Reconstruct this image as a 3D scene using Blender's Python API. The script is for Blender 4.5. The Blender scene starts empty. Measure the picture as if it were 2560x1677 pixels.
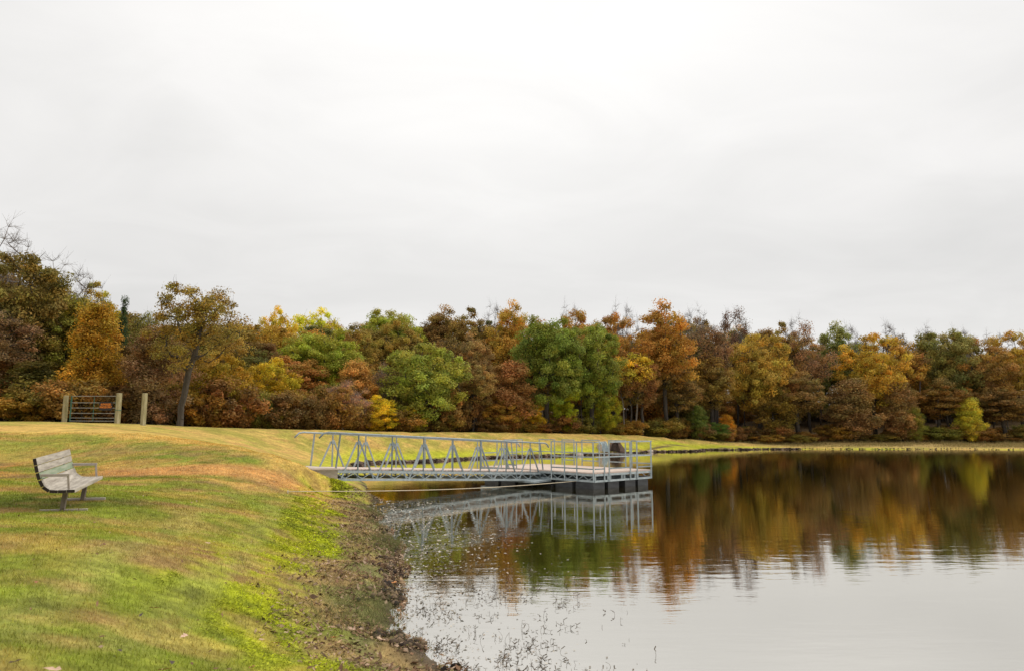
import bpy, math, random
import numpy as np
from mathutils import Vector, Matrix
R = math.radians
random.seed(7); rng = np.random.default_rng(11)
scn = bpy.context.scene
COL = scn.collection

# ------------------------------------------------------------------ camera, world, sun, exposure
F, CX, CY, Y0, H = 1750.0, 1280.0, 838.5, 1072.0, 2.07       # focal length and picture size in photo pixels; eye height
P = math.atan((Y0 - CY) / F)
cam = bpy.data.cameras.new('camera'); co = bpy.data.objects.new('camera', cam); COL.objects.link(co)
co.location = (0, 0, H); co.rotation_euler = (math.pi/2 + P, 0, 0)
cam.sensor_width = 36; cam.lens = 36 * F / 2560; cam.clip_start = .05; cam.clip_end = 3000
cam.dof.use_dof = True; cam.dof.focus_distance = 27; cam.dof.aperture_fstop = 3.5
scn.camera = co

SUN_EL, SUN_AZ = R(46), R(62)                                  # azimuth from +Y towards +X
sd = Vector((math.sin(SUN_AZ)*math.cos(SUN_EL), math.cos(SUN_AZ)*math.cos(SUN_EL), math.sin(SUN_EL)))
w = bpy.data.worlds.new('World'); scn.world = w; w.use_nodes = True
nt = w.node_tree; nt.nodes.clear(); N = nt.nodes.new; Lk = nt.links.new
def math_n(nt, op, a, b=None, clamp=False):
    n = nt.nodes.new('ShaderNodeMath'); n.operation = op; n.use_clamp = clamp
    for i, v in enumerate((a, b)):
        if v is None: continue
        if isinstance(v, (int, float)): n.inputs[i].default_value = v
        else: nt.links.new(v, n.inputs[i])
    return n.outputs[0]
out = N('ShaderNodeOutputWorld'); bg = N('ShaderNodeBackground'); Lk(bg.outputs[0], out.inputs[0])
tc = N('ShaderNodeTexCoord'); sep = N('ShaderNodeSeparateXYZ'); Lk(tc.outputs['Generated'], sep.inputs[0])
zz = math_n(nt, 'ADD', math_n(nt, 'MAXIMUM', sep.outputs[2], 0.0), .16)
cmb = N('ShaderNodeCombineXYZ')
Lk(math_n(nt, 'DIVIDE', sep.outputs[0], zz), cmb.inputs[0]); Lk(math_n(nt, 'DIVIDE', sep.outputs[1], zz), cmb.inputs[1])
mp = N('ShaderNodeMapping'); Lk(cmb.outputs[0], mp.inputs[0]); mp.inputs['Scale'].default_value = (.75, 1.0, 1); mp.inputs['Rotation'].default_value = (0, 0, R(-28)); mp.inputs['Location'].default_value = (.4, .15, 0)
nzf = N('ShaderNodeTexNoise'); Lk(mp.outputs[0], nzf.inputs['Vector']); nzf.inputs['Scale'].default_value = 2.4; nzf.inputs['Detail'].default_value = 7; nzf.inputs['Roughness'].default_value = .55; nzf.inputs['Distortion'].default_value = .9
nz = N('ShaderNodeTexNoise'); Lk(mp.outputs[0], nz.inputs['Vector']); nz.inputs['Scale'].default_value = .62
nz.inputs['Detail'].default_value = 5; nz.inputs['Roughness'].default_value = .42; nz.inputs['Distortion'].default_value = .35
cr = N('ShaderNodeValToRGB'); Lk(math_n(nt, 'ADD', math_n(nt, 'MULTIPLY', nz.outputs[0], .74), math_n(nt, 'MULTIPLY', nzf.outputs[0], .26)), cr.inputs[0])
cr.color_ramp.interpolation = 'EASE'
cr.color_ramp.elements[0].position = .30; cr.color_ramp.elements[0].color = (.478, .472, .462, 1)
cr.color_ramp.elements[1].position = .70; cr.color_ramp.elements[1].color = (.588, .578, .566, 1)
# broad glow of the sun behind the cloud sheet
dp = N('ShaderNodeVectorMath'); dp.operation = 'DOT_PRODUCT'; nrm = N('ShaderNodeVectorMath'); nrm.operation = 'NORMALIZE'
Lk(tc.outputs['Generated'], nrm.inputs[0]); Lk(nrm.outputs[0], dp.inputs[0]); dp.inputs[1].default_value = Vector((0, math.cos(R(27)), math.sin(R(27))))
gl = math_n(nt, 'POWER', math_n(nt, 'MAXIMUM', dp.outputs['Value'], 0.0), 14)
gm = math_n(nt, 'ADD', math_n(nt, 'MULTIPLY', gl, .20), 1.0)
# an overcast sky brightens towards the zenith
zg = math_n(nt, 'ADD', gm, math_n(nt, 'MULTIPLY', math_n(nt, 'POWER', math_n(nt, 'MAXIMUM', sep.outputs[2], 0.0), 2.4), .75))
mul = N('ShaderNodeVectorMath'); mul.operation = 'SCALE'; Lk(cr.outputs[0], mul.inputs[0]); Lk(zg, mul.inputs['Scale'])
sky = N('ShaderNodeTexSky'); sky.sky_type = 'NISHITA'; sky.sun_disc = False; sky.sun_elevation = SUN_EL; sky.sun_rotation = SUN_AZ
sks = N('ShaderNodeVectorMath'); sks.operation = 'SCALE'; Lk(sky.outputs[0], sks.inputs[0]); sks.inputs['Scale'].default_value = .05
mx = N('ShaderNodeMix'); mx.data_type = 'RGBA'; mx.inputs[0].default_value = .05
Lk(mul.outputs[0], mx.inputs[6]); Lk(sks.outputs[0], mx.inputs[7]); Lk(mx.outputs[2], bg.inputs[0]); bg.inputs[1].default_value = 1.0
sl = bpy.data.lights.new('sun', 'SUN'); sl.energy = 1.3; sl.angle = R(32); sl.color = (1, .96, .88)
so = bpy.data.objects.new('sun', sl); COL.objects.link(so); so.rotation_euler = (-sd).to_track_quat('-Z', 'Y').to_euler(); so.location = (0, 0, 60)
scn.view_settings.view_transform = 'Standard'; scn.view_settings.look = 'None'; scn.view_settings.gamma = 1
scn.view_settings.exposure = .62; scn.view_settings.use_curve_mapping = False

# ------------------------------------------------------------------ helpers
def ray(px, py):
    u = (px-CX)/F; v = (CY-py)/F
    return u, math.cos(P)-v*math.sin(P), math.sin(P)+v*math.cos(P)
def at(px, py, z):                       # point on the level z seen in that direction
    x, y, k = ray(px, py); t = (z-H)/k; return (x*t, y*t, z)
def at_d(px, py, Y):                     # point at depth Y seen in that direction
    x, y, k = ray(px, py); t = Y/y; return (x*t, Y, H+k*t)
def lin(c):
    return tuple(((v/255)/12.92 if v/255 <= .04045 else ((v/255+.055)/1.055)**2.4) for v in c)
def tag(o, label=None, cat=None, group=None, kind=None):
    for k, v in (('label', label), ('category', cat), ('group', group), ('kind', kind)):
        if v: o[k] = v
    return o
def empty(name, loc, rz=0, **kw):
    o = bpy.data.objects.new(name, None); COL.objects.link(o); o.location = loc; o.rotation_euler = (0, 0, rz)
    o.empty_display_size = .2; return tag(o, **kw)
def np_mesh(name, verts, faces, mat=None, parent=None, col=None, smooth=False, link=True):
    verts = np.asarray(verts, dtype=np.float32); faces = np.asarray(faces, dtype=np.int32); k = faces.shape[1]
    me = bpy.data.meshes.new(name); me.vertices.add(len(verts)); me.vertices.foreach_set('co', verts.ravel())
    me.loops.add(faces.size); me.loops.foreach_set('vertex_index', faces.ravel())
    me.polygons.add(len(faces)); me.polygons.foreach_set('loop_start', np.arange(0, faces.size, k, dtype=np.int32))
    me.polygons.foreach_set('loop_total', np.full(len(faces), k, dtype=np.int32))
    if smooth: me.polygons.foreach_set('use_smooth', np.ones(len(faces), dtype=bool))
    me.update(calc_edges=True)
    if col is not None:
        a = me.color_attributes.new('Col', 'FLOAT_COLOR', 'POINT')
        c = np.ones((len(verts), 4), dtype=np.float32); c[:, :3] = col; a.data.foreach_set('color', c.ravel())
    if mat: me.materials.append(mat)
    if not link: return me
    o = bpy.data.objects.new(name, me); COL.objects.link(o); o.parent = parent
    return o
def py_obj(name, V, Fc, mat, parent=None):
    me = bpy.data.meshes.new(name); me.from_pydata([tuple(v) for v in V], [], Fc); me.update(); me.materials.append(mat)
    o = bpy.data.objects.new(name, me); COL.objects.link(o); o.parent = parent; return o
BOXF = [(0,1,3,2),(4,6,7,5),(0,4,5,1),(2,3,7,6),(0,2,6,4),(1,5,7,3)]
def box(name, c, s, mat, parent=None, rot=None):     # centre, size
    V = [Vector((i*s[0]/2, j*s[1]/2, k*s[2]/2)) for i in (-1,1) for j in (-1,1) for k in (-1,1)]
    if rot is not None: V = [rot @ v for v in V]
    o = py_obj(name, V, BOXF, mat, parent); o.location = c; return o
def beam(name, a, b, wd, ht, mat, parent=None, up=(0,0,1)):     # rectangular bar from a to b
    a, b = Vector(a), Vector(b); d = (b-a).normalized(); u = Vector(up)
    if abs(d.dot(u)) > .97: u = Vector((0, 1, 0))
    s = d.cross(u).normalized(); u = s.cross(d).normalized()
    V = []
    for q in (a, b):
        for i, j in ((-1,-1),(1,-1),(1,1),(-1,1)): V.append(q + s*(i*wd/2) + u*(j*ht/2))
    return py_obj(name, V, [(3,2,1,0),(4,5,6,7),(0,1,5,4),(1,2,6,5),(2,3,7,6),(3,0,4,7)], mat, parent)
def tube(name, pts, r, mat, parent=None, n=8, closed_ends=True):
    V, Fc = [], []; pts = [Vector(p) for p in pts]
    for i, p in enumerate(pts):
        d = (pts[min(i+1, len(pts)-1)]-pts[max(i-1, 0)]).normalized()
        u = Vector((0,0,1)) if abs(d.z) < .9 else Vector((1,0,0))
        s = d.cross(u).normalized(); u = s.cross(d)
        rr = r[i] if isinstance(r, (list, tuple)) else r
        for k in range(n):
            a = 2*math.pi*k/n; V.append(p + (s*math.cos(a)+u*math.sin(a))*rr)
    for i in range(len(pts)-1):
        for k in range(n): Fc.append((i*n+k, i*n+(k+1) % n, (i+1)*n+(k+1) % n, (i+1)*n+k))
    if closed_ends: Fc.append(tuple(range(n))[::-1]); Fc.append(tuple((len(pts)-1)*n+k for k in range(n)))
    o = py_obj(name, V, Fc, mat, parent)
    for p in o.data.polygons: p.use_smooth = len(p.vertices) == 4
    return o
# value noise in numpy
_perm = rng.random((256, 256))
def vnoise(x, y):
    xi = np.floor(x).astype(int); yi = np.floor(y).astype(int); fx = x-xi; fy = y-yi
    fx = fx*fx*(3-2*fx); fy = fy*fy*(3-2*fy)
    g = lambda a, b: _perm[a % 256, b % 256]
    return (g(xi, yi)*(1-fx)+g(xi+1, yi)*fx)*(1-fy)+(g(xi, yi+1)*(1-fx)+g(xi+1, yi+1)*fx)*fy
def fbm(x, y, s, o=3):
    r = 0; a = 1; t = 0
    for i in range(o): r = r+a*vnoise(x/s*2**i+17*i, y/s*2**i+31*i); t += a; a *= .55
    return r/t
def sstep(a, b, x): t = np.clip((x-a)/(b-a), 0, 1); return t*t*(3-2*t)

# ------------------------------------------------------------------ materials
def new_mat(name):
    m = bpy.data.materials.new(name); m.use_nodes = True; return m, m.node_tree, m.node_tree.nodes['Principled BSDF']
def ncoord(nt, scale=(1,1,1), kind='Object'):
    t = nt.nodes.new('ShaderNodeTexCoord'); m = nt.nodes.new('ShaderNodeMapping'); nt.links.new(t.outputs[kind], m.inputs[0]); m.inputs['Scale'].default_value = scale; return m.outputs[0]
def noise(nt, vec, scale, detail=3, rough=.5):
    n = nt.nodes.new('ShaderNodeTexNoise'); nt.links.new(vec, n.inputs['Vector']); n.inputs['Scale'].default_value = scale
    n.inputs['Detail'].default_value = detail; n.inputs['Roughness'].default_value = rough; return n.outputs[0]
def ramp(nt, fac, stops):
    r = nt.nodes.new('ShaderNodeValToRGB'); nt.links.new(fac, r.inputs[0]); e = r.color_ramp.elements
    while len(e) < len(stops): e.new(.5)
    for i, (p, c) in enumerate(stops): e[i].position = p; e[i].color = (*c, 1)
    return r.outputs[0]
def bump(nt, b, h, strength, dist):
    n = nt.nodes.new('ShaderNodeBump'); n.inputs['Strength'].default_value = strength; n.inputs['Distance'].default_value = dist
    nt.links.new(h, n.inputs['Height']); nt.links.new(n.outputs[0], b.inputs['Normal'])
def simple(name, c1, c2, scale=4, stretch=(1,1,1), rough=.7, metal=0, bmp=.2, bd=.01, spread=(.3,.7), kind='Object'):
    m, nt, b = new_mat(name); v = ncoord(nt, stretch, kind); n = noise(nt, v, scale, 4, .6)
    nt.links.new(ramp(nt, n, [(spread[0], c1), (spread[1], c2)]), b.inputs['Base Color'])
    b.inputs['Roughness'].default_value = rough; b.inputs['Metallic'].default_value = metal
    if bmp: bump(nt, b, n, bmp, bd)
    return m
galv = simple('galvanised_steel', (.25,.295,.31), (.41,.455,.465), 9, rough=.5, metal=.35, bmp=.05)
galv_dark = simple('darker_steel', (.15,.185,.20), (.26,.30,.315), 9, rough=.5, metal=.35, bmp=.05)  # the galvanised steel in a darker tone
deckm = simple('composite_deck', (.50,.38,.31), (.66,.53,.45), 3, (1,1,1), rough=.8, bmp=.15)
floatm = simple('float_plastic', (.018,.019,.023), (.055,.058,.062), 3, (1,1,3), rough=.6)
concrete = simple('concrete', (.20,.165,.125), (.38,.32,.26), 3, (1,1,2.5), rough=.9, bmp=.4)
concrete_pale = simple('pale_concrete', (.42,.34,.28), (.55,.46,.39), 3, rough=.9, bmp=.3)
rustcon = simple('stained_concrete', (.09,.06,.045), (.24,.16,.12), 4, (1,1,2), rough=.9, bmp=.3)
woodgrey = simple('weathered_slat', (.19,.16,.13), (.47,.42,.35), 9, (3,.35,3), rough=.85, bmp=.4, bd=.004, spread=(.28,.66))
woodgreen = simple('faded_green_slat', (.13,.20,.11), (.33,.34,.25), 7, (3,.35,3), rough=.85, bmp=.4, bd=.004)
woodend = simple('dark_end_grain', (.012,.008,.006), (.035,.022,.018), 12, rough=.9)
brownmetal = simple('brown_painted_metal', (.10,.075,.065), (.19,.15,.125), 10, rough=.55, bmp=.1)
palemetal = simple('worn_pale_metal', (.30,.25,.22), (.44,.38,.34), 10, rough=.5, bmp=.1)
postwood = simple('treated_post', (.22,.19,.08), (.40,.35,.22), 5, (3,3,.5), rough=.9, bmp=.4)
gatem = simple('gate_tube', (.19,.19,.18), (.34,.33,.30), 6, rough=.5, metal=.3, bmp=0)
gatedark = simple('gate_frame_paint', (.02,.09,.06), (.03,.12,.08), 6, rough=.5, bmp=0)
signblk = simple('sign_black', (.012,.010,.010), (.02,.016,.015), 5, rough=.6, bmp=0)
signorg = simple('sign_orange', (.80,.22,.015), (.85,.27,.02), 5, rough=.6, bmp=0)
stonem = simple('bank_stone', (.055,.04,.03), (.30,.22,.17), 3, rough=.95, bmp=.5, bd=.03)
ropem = simple('rope_fibre', (.45,.38,.26), (.60,.52,.38), 30, rough=.9, bmp=0)
corr = simple('corrugated_steel', (.20,.26,.28), (.38,.44,.46), 3, rough=.5, metal=.3, bmp=.1)

def vc_mat(name, fine, rough=.95, bstr=.6, bd=.03, trans=0.0, vary=(.78, 1.22)):
    m, nt, b = new_mat(name); a = nt.nodes.new('ShaderNodeVertexColor'); a.layer_name = 'Col'
    v = ncoord(nt); n = noise(nt, v, fine, 5, .7)
    g = nt.nodes.new('ShaderNodeMapRange'); nt.links.new(n, g.inputs[0]); g.inputs[1].default_value = .3; g.inputs[2].default_value = .7
    g.inputs[3].default_value = vary[0]; g.inputs[4].default_value = vary[1]
    s = nt.nodes.new('ShaderNodeVectorMath'); s.operation = 'SCALE'; nt.links.new(a.outputs[0], s.inputs[0]); nt.links.new(g.outputs[0], s.inputs['Scale'])
    nt.links.new(s.outputs[0], b.inputs['Base Color']); b.inputs['Roughness'].default_value = rough; b.inputs['Specular IOR Level'].default_value = .15
    if name == 'turf_and_soil':
        n2 = noise(nt, v, 1.7, 6, .75); g2 = nt.nodes.new('ShaderNodeMapRange'); nt.links.new(n2, g2.inputs[0]); g2.inputs[1].default_value = .3; g2.inputs[2].default_value = .7; g2.inputs[3].default_value = .66; g2.inputs[4].default_value = 1.34
        s2 = nt.nodes.new('ShaderNodeVectorMath'); s2.operation = 'SCALE'; nt.links.new(s.outputs[0], s2.inputs[0]); nt.links.new(g2.outputs[0], s2.inputs['Scale']); nt.links.new(s2.outputs[0], b.inputs['Base Color'])
    if bstr: bump(nt, b, n, bstr, bd)
    if trans:
        tr = nt.nodes.new('ShaderNodeBsdfTranslucent'); nt.links.new(s.outputs[0], tr.inputs[0]); ms = nt.nodes.new('ShaderNodeMixShader'); ms.inputs[0].default_value = trans
        o = nt.nodes['Material Output']; nt.links.new(b.outputs[0], ms.inputs[1]); nt.links.new(tr.outputs[0], ms.inputs[2]); nt.links.new(ms.outputs[0], o.inputs[0])
    return m
groundm = vc_mat('turf_and_soil', 9.0, bstr=.7, bd=.05, vary=(.62, 1.38))
bladem = vc_mat('grass_blades', 3.0, bstr=0, trans=.3)
litterm = vc_mat('dead_leaves', 8.0, bstr=0, trans=.1, rough=.8)
bark = simple('tree_bark', (.030,.024,.018), (.085,.07,.055), 5, (1,1,.25), rough=.95, bmp=.5, bd=.03)
bark_pale = simple('pale_bark', (.11,.09,.072), (.23,.195,.16), 5, (1,1,.25), rough=.95, bmp=.4, bd=.02)
twigm = simple('grey_twigs', (.13,.105,.09), (.22,.19,.17), 5, rough=.95, bmp=0)
def leaf_material():
    m, nt, b = new_mat('autumn_leaves'); a = nt.nodes.new('ShaderNodeVertexColor'); a.layer_name = 'Col'; oi = nt.nodes.new('ShaderNodeObjectInfo')
    mu = nt.nodes.new('ShaderNodeVectorMath'); mu.operation = 'MULTIPLY'; nt.links.new(a.outputs[0], mu.inputs[0]); nt.links.new(oi.outputs['Color'], mu.inputs[1])
    nt.links.new(mu.outputs[0], b.inputs['Base Color']); b.inputs['Roughness'].default_value = .7; b.inputs['Specular IOR Level'].default_value = .2
    tr = nt.nodes.new('ShaderNodeBsdfTranslucent'); nt.links.new(mu.outputs[0], tr.inputs[0]); ms = nt.nodes.new('ShaderNodeMixShader'); ms.inputs[0].default_value = .32
    o = nt.nodes['Material Output']; nt.links.new(b.outputs[0], ms.inputs[1]); nt.links.new(tr.outputs[0], ms.inputs[2]); nt.links.new(ms.outputs[0], o.inputs[0])
    return m
leafm = leaf_material()
def water_material():
    m, nt, b = new_mat('pond_water'); nt.nodes.remove(b); o = nt.nodes['Material Output']
    df = nt.nodes.new('ShaderNodeBsdfDiffuse'); df.inputs[0].default_value = (.030, .024, .005, 1)
    gs = nt.nodes.new('ShaderNodeBsdfGlossy'); gs.inputs[0].default_value = (.99, .965, .91, 1); gs.inputs['Roughness'].default_value = .018
    lw = nt.nodes.new('ShaderNodeFresnel'); lw.inputs[0].default_value = 1.333
    fac = math_n(nt, 'ADD', math_n(nt, 'MULTIPLY', lw.outputs[0], .30), .70, True)
    ms = nt.nodes.new('ShaderNodeMixShader'); nt.links.new(fac, ms.inputs[0]); nt.links.new(df.outputs[0], ms.inputs[1]); nt.links.new(gs.outputs[0], ms.inputs[2]); nt.links.new(ms.outputs[0], o.inputs[0])
    # slow swell and fine wind ripples, longer across the wind than along it
    v1 = ncoord(nt, (.55, 1.9, 1)); n1 = noise(nt, v1, 1.6, 3, .55)
    v2 = ncoord(nt, (.8, 3.2, 1)); n2 = noise(nt, v2, 5.5, 2, .5)
    v3 = ncoord(nt, (.10, .16, 1)); n3 = noise(nt, v3, 1.0, 2, .5)
    mk = nt.nodes.new('ShaderNodeMapRange'); nt.links.new(n3, mk.inputs[0]); mk.inputs[1].default_value = .38; mk.inputs[2].default_value = .62; mk.inputs[3].default_value = .25; mk.inputs[4].default_value = 1
    hh = math_n(nt, 'ADD', math_n(nt, 'MULTIPLY', n1, .0030), math_n(nt, 'MULTIPLY', math_n(nt, 'MULTIPLY', n2, .0007), mk.outputs[0]))
    bn = nt.nodes.new('ShaderNodeBump'); bn.inputs['Strength'].default_value = 1; bn.inputs['Distance'].default_value = 1; nt.links.new(hh, bn.inputs['Height'])
    nt.links.new(bn.outputs[0], gs.inputs['Normal']); return m
waterm = water_material()

# ------------------------------------------------------------------ terrain
shore_near = [at(x, y, 0)[:2] for x, y in [(919,1218),(938,1244),(950,1285),(970,1323),(995,1371),(995,1419),(992,1467),(1004,1500),(980,1518),(984,1562),(1011,1604),(1046,1636),(1110,1668)]]
shore_tail = [(.35,5.2),(2,3.2),(5,.5),(12,-4),(30,-12),(60,-20),(90,-18)]
shore_far = [at(x, y, 0)[:2] for x, y in [(875,1196),(858,1177),(880,1165),(930,1157),(1050,1154),(1150,1148),(1250,1143),(1400,1139),(1500,1135),(1616,1129),(1750,1124),(1900,1122.5),(2200,1122.5),(2560,1124)]]
shore_end = [(66,60),(85,48),(105,25),(110,0),(90,-18)]
SH = np.array(shore_end[::-1] + shore_far[::-1] + shore_near + shore_tail)
cp = [(x, y, 0) for x, y in SH]
cp += [at(*p) for p in [(140,1275,.96),(194,1251,.98),(0,1677,.92),(300,1677,.76),(600,1677,.45),(800,1677,.20),(950,1677,.06),
    (500,1400,.70),(700,1400,.36),(850,1400,.11),(0,1400,1.0),(300,1400,.90),(750,1300,.36),(880,1300,.09),(600,1300,.66),(400,1280,.88),(700,1229,.60),(850,1229,.20),(790,1225,.38),
    (0,1164,1.05),(150,1174,1.02),(300,1184,.98),(400,1193,.95),(500,1201,.93),(740,1198,.72),(640,1200,.82),(660,1550,.34),(880,1560,.07)]]
cp += [at_d(*p) for p in [(-200,1062,27),(0,1068,26.5),(229,1075,25),(363,1085,24),(487,1104,23),(605,1121,22),(700,1147,20.6),(760,1175,20.0),(800,1189,20.4),(830,1200,20.7),(856,1209,20.95),
    (0,1056,34),(150,1058,34),(355,1065,32.5),(500,1070,37),(700,1076,42),(850,1079,46),(1000,1081,51),(1200,1082,57),(1400,1084,62.5),(1600,1089,69),(1750,1100,75),(1850,1106,79),
    (-500,1050,34),(2100,1109,82),(2400,1110,82),(2700,1111,80)]]
CRX, CRD = [-300,0,355,500,700,850,1000,1200,1400,1600,1750,1850,2100,2900], [34,34,33,37,42,46,51,57,62.5,69,75,79,82,82]
CPX, CPY = [500,700,850,1000,1200,1400,1600,1750,1850], [1070,1076,1079,1081,1082,1084,1089,1100,1106]
for px in range(560, 1860, 65):
    D = float(np.interp(px, CRX, CRD)); q = at_d(px, float(np.interp(px, CPX, CPY)), D); cp.append(q); q2 = at_d(px, 1072, D+6); cp.append((q2[0], q2[1], q[2]-.45))
cp += [(-6.3,20.6,.98),(-7.2,22.0,1.0),(-6.3,22.6,.6),(-8,28,.55),(-10.5,30,1.0),(-14,30,1.75),(-22,12,1.4),(-14,10,1.15),(-10,5,1.1),(-20,0,1.4),(-4,0,.85),(-2,2.5,.55),(0,0,.55),(2,-3,.6),(8,-8,.8),(-8,-8,1.2),(0,-15,1.4),(30,-20,1),
    (-25,50,2.3),(-12,58,1.2),(0,66,1.0),(14,76,.9),(30,90,.9),(60,92,1.1),(-50,60,3.5),(-30,72,4.5),(-12,80,4),(0,95,4.5),(40,112,5),(80,112,5),(90,70,1.2),(115,40,1.5),(125,0,1.5),(100,-35,1.5),
    (0,150,6),(100,180,7),(-100,150,6),(-100,0,4),(-100,60,5),(0,-80,3),(180,50,3),(150,-100,3),(-100,-100,3),(0,400,4),(300,400,4),(-300,400,4),(-400,0,4),(400,0,4),(-300,-300,4),(300,-300,4)]
cp += [(3,12,-1),(3,20,-1.1),(15,30,-1.5),(20,50,-1.5),(0,35,-1),(-4.5,36,-.6),(50,40,-1.5),(60,10,-1.2),(.3,8,-.4),(0,14,-.7),(-1,19,-.8),(-3,24,-.6),(-4.6,30,-.35),(10,3,-1),(25,62,-.7),(50,62,-.8),(4,6,-.7),(30,5,-1.4),(80,30,-1)]
CP = np.array(cp); nC = len(CP)
def kern(r): return np.sqrt(r*r+.09)
dC = np.sqrt(((CP[:, None, :2]-CP[None, :, :2])**2).sum(-1))
A = np.zeros((nC+3, nC+3)); A[:nC, :nC] = kern(dC)-1e-6*np.eye(nC); A[:nC, nC] = 1; A[:nC, nC+1:] = CP[:, :2]*.01; A[nC, :nC] = 1; A[nC+1:, :nC] = (CP[:, :2]*.01).T
W = np.linalg.lstsq(A, np.concatenate([CP[:, 2], np.zeros(3)]), rcond=None)[0]
def height(X, Y):
    X = np.atleast_1d(np.asarray(X, float)); Y = np.atleast_1d(np.asarray(Y, float)); Z = np.full(X.shape, W[nC])+W[nC+1]*X*.01+W[nC+2]*Y*.01
    for i in range(nC): Z += W[i]*kern(np.sqrt((X-CP[i, 0])**2+(Y-CP[i, 1])**2))
    far = sstep(250, 420, np.hypot(X, Y)); Z = Z*(1-far)+4*far
    Z = Z+.07*np.tanh(Z/.06)
    Z += (fbm(X+5, Y+5, .42, 4)-.5)*.13*(1-sstep(.10, .35, np.abs(Z)))*(Y < 27)+(fbm(X, Y, 1.1, 4)-.5)*.07-.035*sstep(.15, .4, Z)+(fbm(X, Y, 7.0, 2)-.5)*.10*sstep(8, 30, Y)*sstep(.15, .5, Z)
    return Z
def gz(x, y): return float(height(x, y)[0])
def shore_dist(X, Y):
    d = np.full(X.shape, 1e9)
    for (x0, y0), (x1, y1) in zip(SH[:-1], SH[1:]):
        vx, vy = x1-x0, y1-y0; t = np.clip(((X-x0)*vx+(Y-y0)*vy)/(vx*vx+vy*vy), 0, 1)
        d = np.minimum(d, np.hypot(X-x0-t*vx, Y-y0-t*vy))
    return d
def mixc(a, b, t): return a*(1-t[..., None])+b*t[..., None]
C = lambda *v: np.array(v, dtype=float)
TAN, TAN2, OLIVE, GREEN, LIME, BROWN, DUFF, MUD = C(.52,.335,.088), C(.48,.255,.082), C(.32,.28,.048), C(.175,.215,.026), C(.37,.40,.014), C(.33,.225,.095), C(.10,.065,.035), C(.06,.045,.03)
def ground_colour(X, Y):
    d = shore_dist(X, Y); nA = fbm(X, Y, 2.3, 4); nB = fbm(X+50, Y-20, .55, 4); nD = fbm(X-30, Y+70, .16, 2); nE = fbm(X*.6, Y*1.6+9, 1.2, 3)
    near = 1-sstep(18, 24, Y)
    g = sstep(.43, .62, nA*.45+nB*.3+nE*.25)
    c = mixc(np.broadcast_to(TAN, X.shape+(3,)), TAN2[None], sstep(.4, .65, nE))
    c = mixc(c, OLIVE[None], sstep(.36, .60, nA*.4+nB*.6)*.85); c = mixc(c, GREEN[None], g*.85*(.45+.55*near))
    farm = sstep(26, 34, Y); c = mixc(c, TAN[None]*np.array([.92,1.0,1.1]), farm*.45*(1-g*.6))
    fg = 1-sstep(13.5, 17, Y); c = mixc(c, C(.20,.232,.024)[None]*(.8+.5*nB[..., None]), fg*(.42+.45*sstep(.40, .58, nE*.5+nA*.5)))
    face = (X < -6.5)*sstep(16.5, 18.5, Y+.35*(X+7))*(1-sstep(22, 24, Y+.0*X)); c = mixc(c, mixc(np.broadcast_to(OLIVE*.9, X.shape+(3,)), (GREEN*1.15)[None], sstep(.45, .6, nB)), face*.6)
    c = mixc(c, C(.34,.20,.085)[None], sstep(.52, .68, fbm(X+11, Y+33, 1.1, 4))*near*.75)
    # straw-coloured strip at the foot of the spur, bare crest of the spur
    t1 = at(310,1184,1.0); t2 = at(740,1182,.95); vx, vy = t2[0]-t1[0], t2[1]-t1[1]; tt = np.clip(((X-t1[0])*vx+(Y-t1[1])*vy)/(vx*vx+vy*vy), 0, 1)
    sdist = np.hypot(X-t1[0]-tt*vx, Y-t1[1]-tt*vy); c = mixc(c, (TAN2*1.08)[None], (1-sstep(.35+.3*nB, .8+.6*tt, sdist))*.95)
    # lime ground cover behind the waterline
    isfar = (Y > 27) | (X > 14); wide = np.where(isfar, 1.35+.8*(nA-.5), 2.0)
    lo = np.where(isfar, .1, np.where(Y > 19, .2, .95)); nn = (nA-.5)*1.6+(nB-.5)*1.8
    lm = sstep(lo-.25, lo+.3, d+nn*.35)*(1-sstep(wide-.5, wide+.6, d+nn*np.where(isfar, .4, .6)))
    lm *= np.where(isfar, .75, sstep(.36, .60, nB*.5+nD*.5)*.92)*np.where(X > 24, .9, 1.0); c = mixc(c, LIME[None]*1.0, lm)
    m0, m1 = at(640,1235,.7), at(180,1600,.8); vx, vy = m1[0]-m0[0], m1[1]-m0[1]; q = np.clip(((X-m0[0])*vx+(Y-m0[1])*vy)/(vx*vx+vy*vy), 0, 1)
    md = np.abs(np.hypot(X-m0[0]-q*vx, Y-m0[1]-q*vy)-.45+(nA-.5)*.5); c = mixc(c, C(.30,.30,.075)[None], (1-sstep(.05, .28, md))*.42*fg)
    bc = at(130,1262,.96); c = mixc(c, (GREEN*.62)[None], (1-sstep(.55, 1.1, np.hypot((X-bc[0]+.25)/1.7, (Y-bc[1]-.1)/.95)+(nB-.5)*.7))*.85)  # bench's contact shade painted into the lawn as a dark green ellipse
    # pale crest of the spur running down to the gangway
    rc = [at_d(*q) for q in ((60,1071,26.3),(229,1076,25),(363,1086,24),(487,1106,23),(605,1123,22),(730,1156,20.4))]; dr = np.full(X.shape, 99.)
    for (x0, y0, _a), (x1, y1, _b) in zip(rc[:-1], rc[1:]):
        vx, vy = x1-x0, y1-y0; q = np.clip(((X-x0)*vx+(Y-y0)*vy)/(vx*vx+vy*vy), 0, 1); dr = np.minimum(dr, np.hypot(X-x0-q*vx, Y-y0-q*vy))
    c = mixc(c, (TAN*1.08)[None], (1-sstep(.5, 1.5, dr+(nB-.5)))*.8)
    br = (1-sstep(.55, 1.35, d+nn*.5))*np.where(isfar, 0, 1)*np.where(Y > 19, .4, 1)
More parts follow.
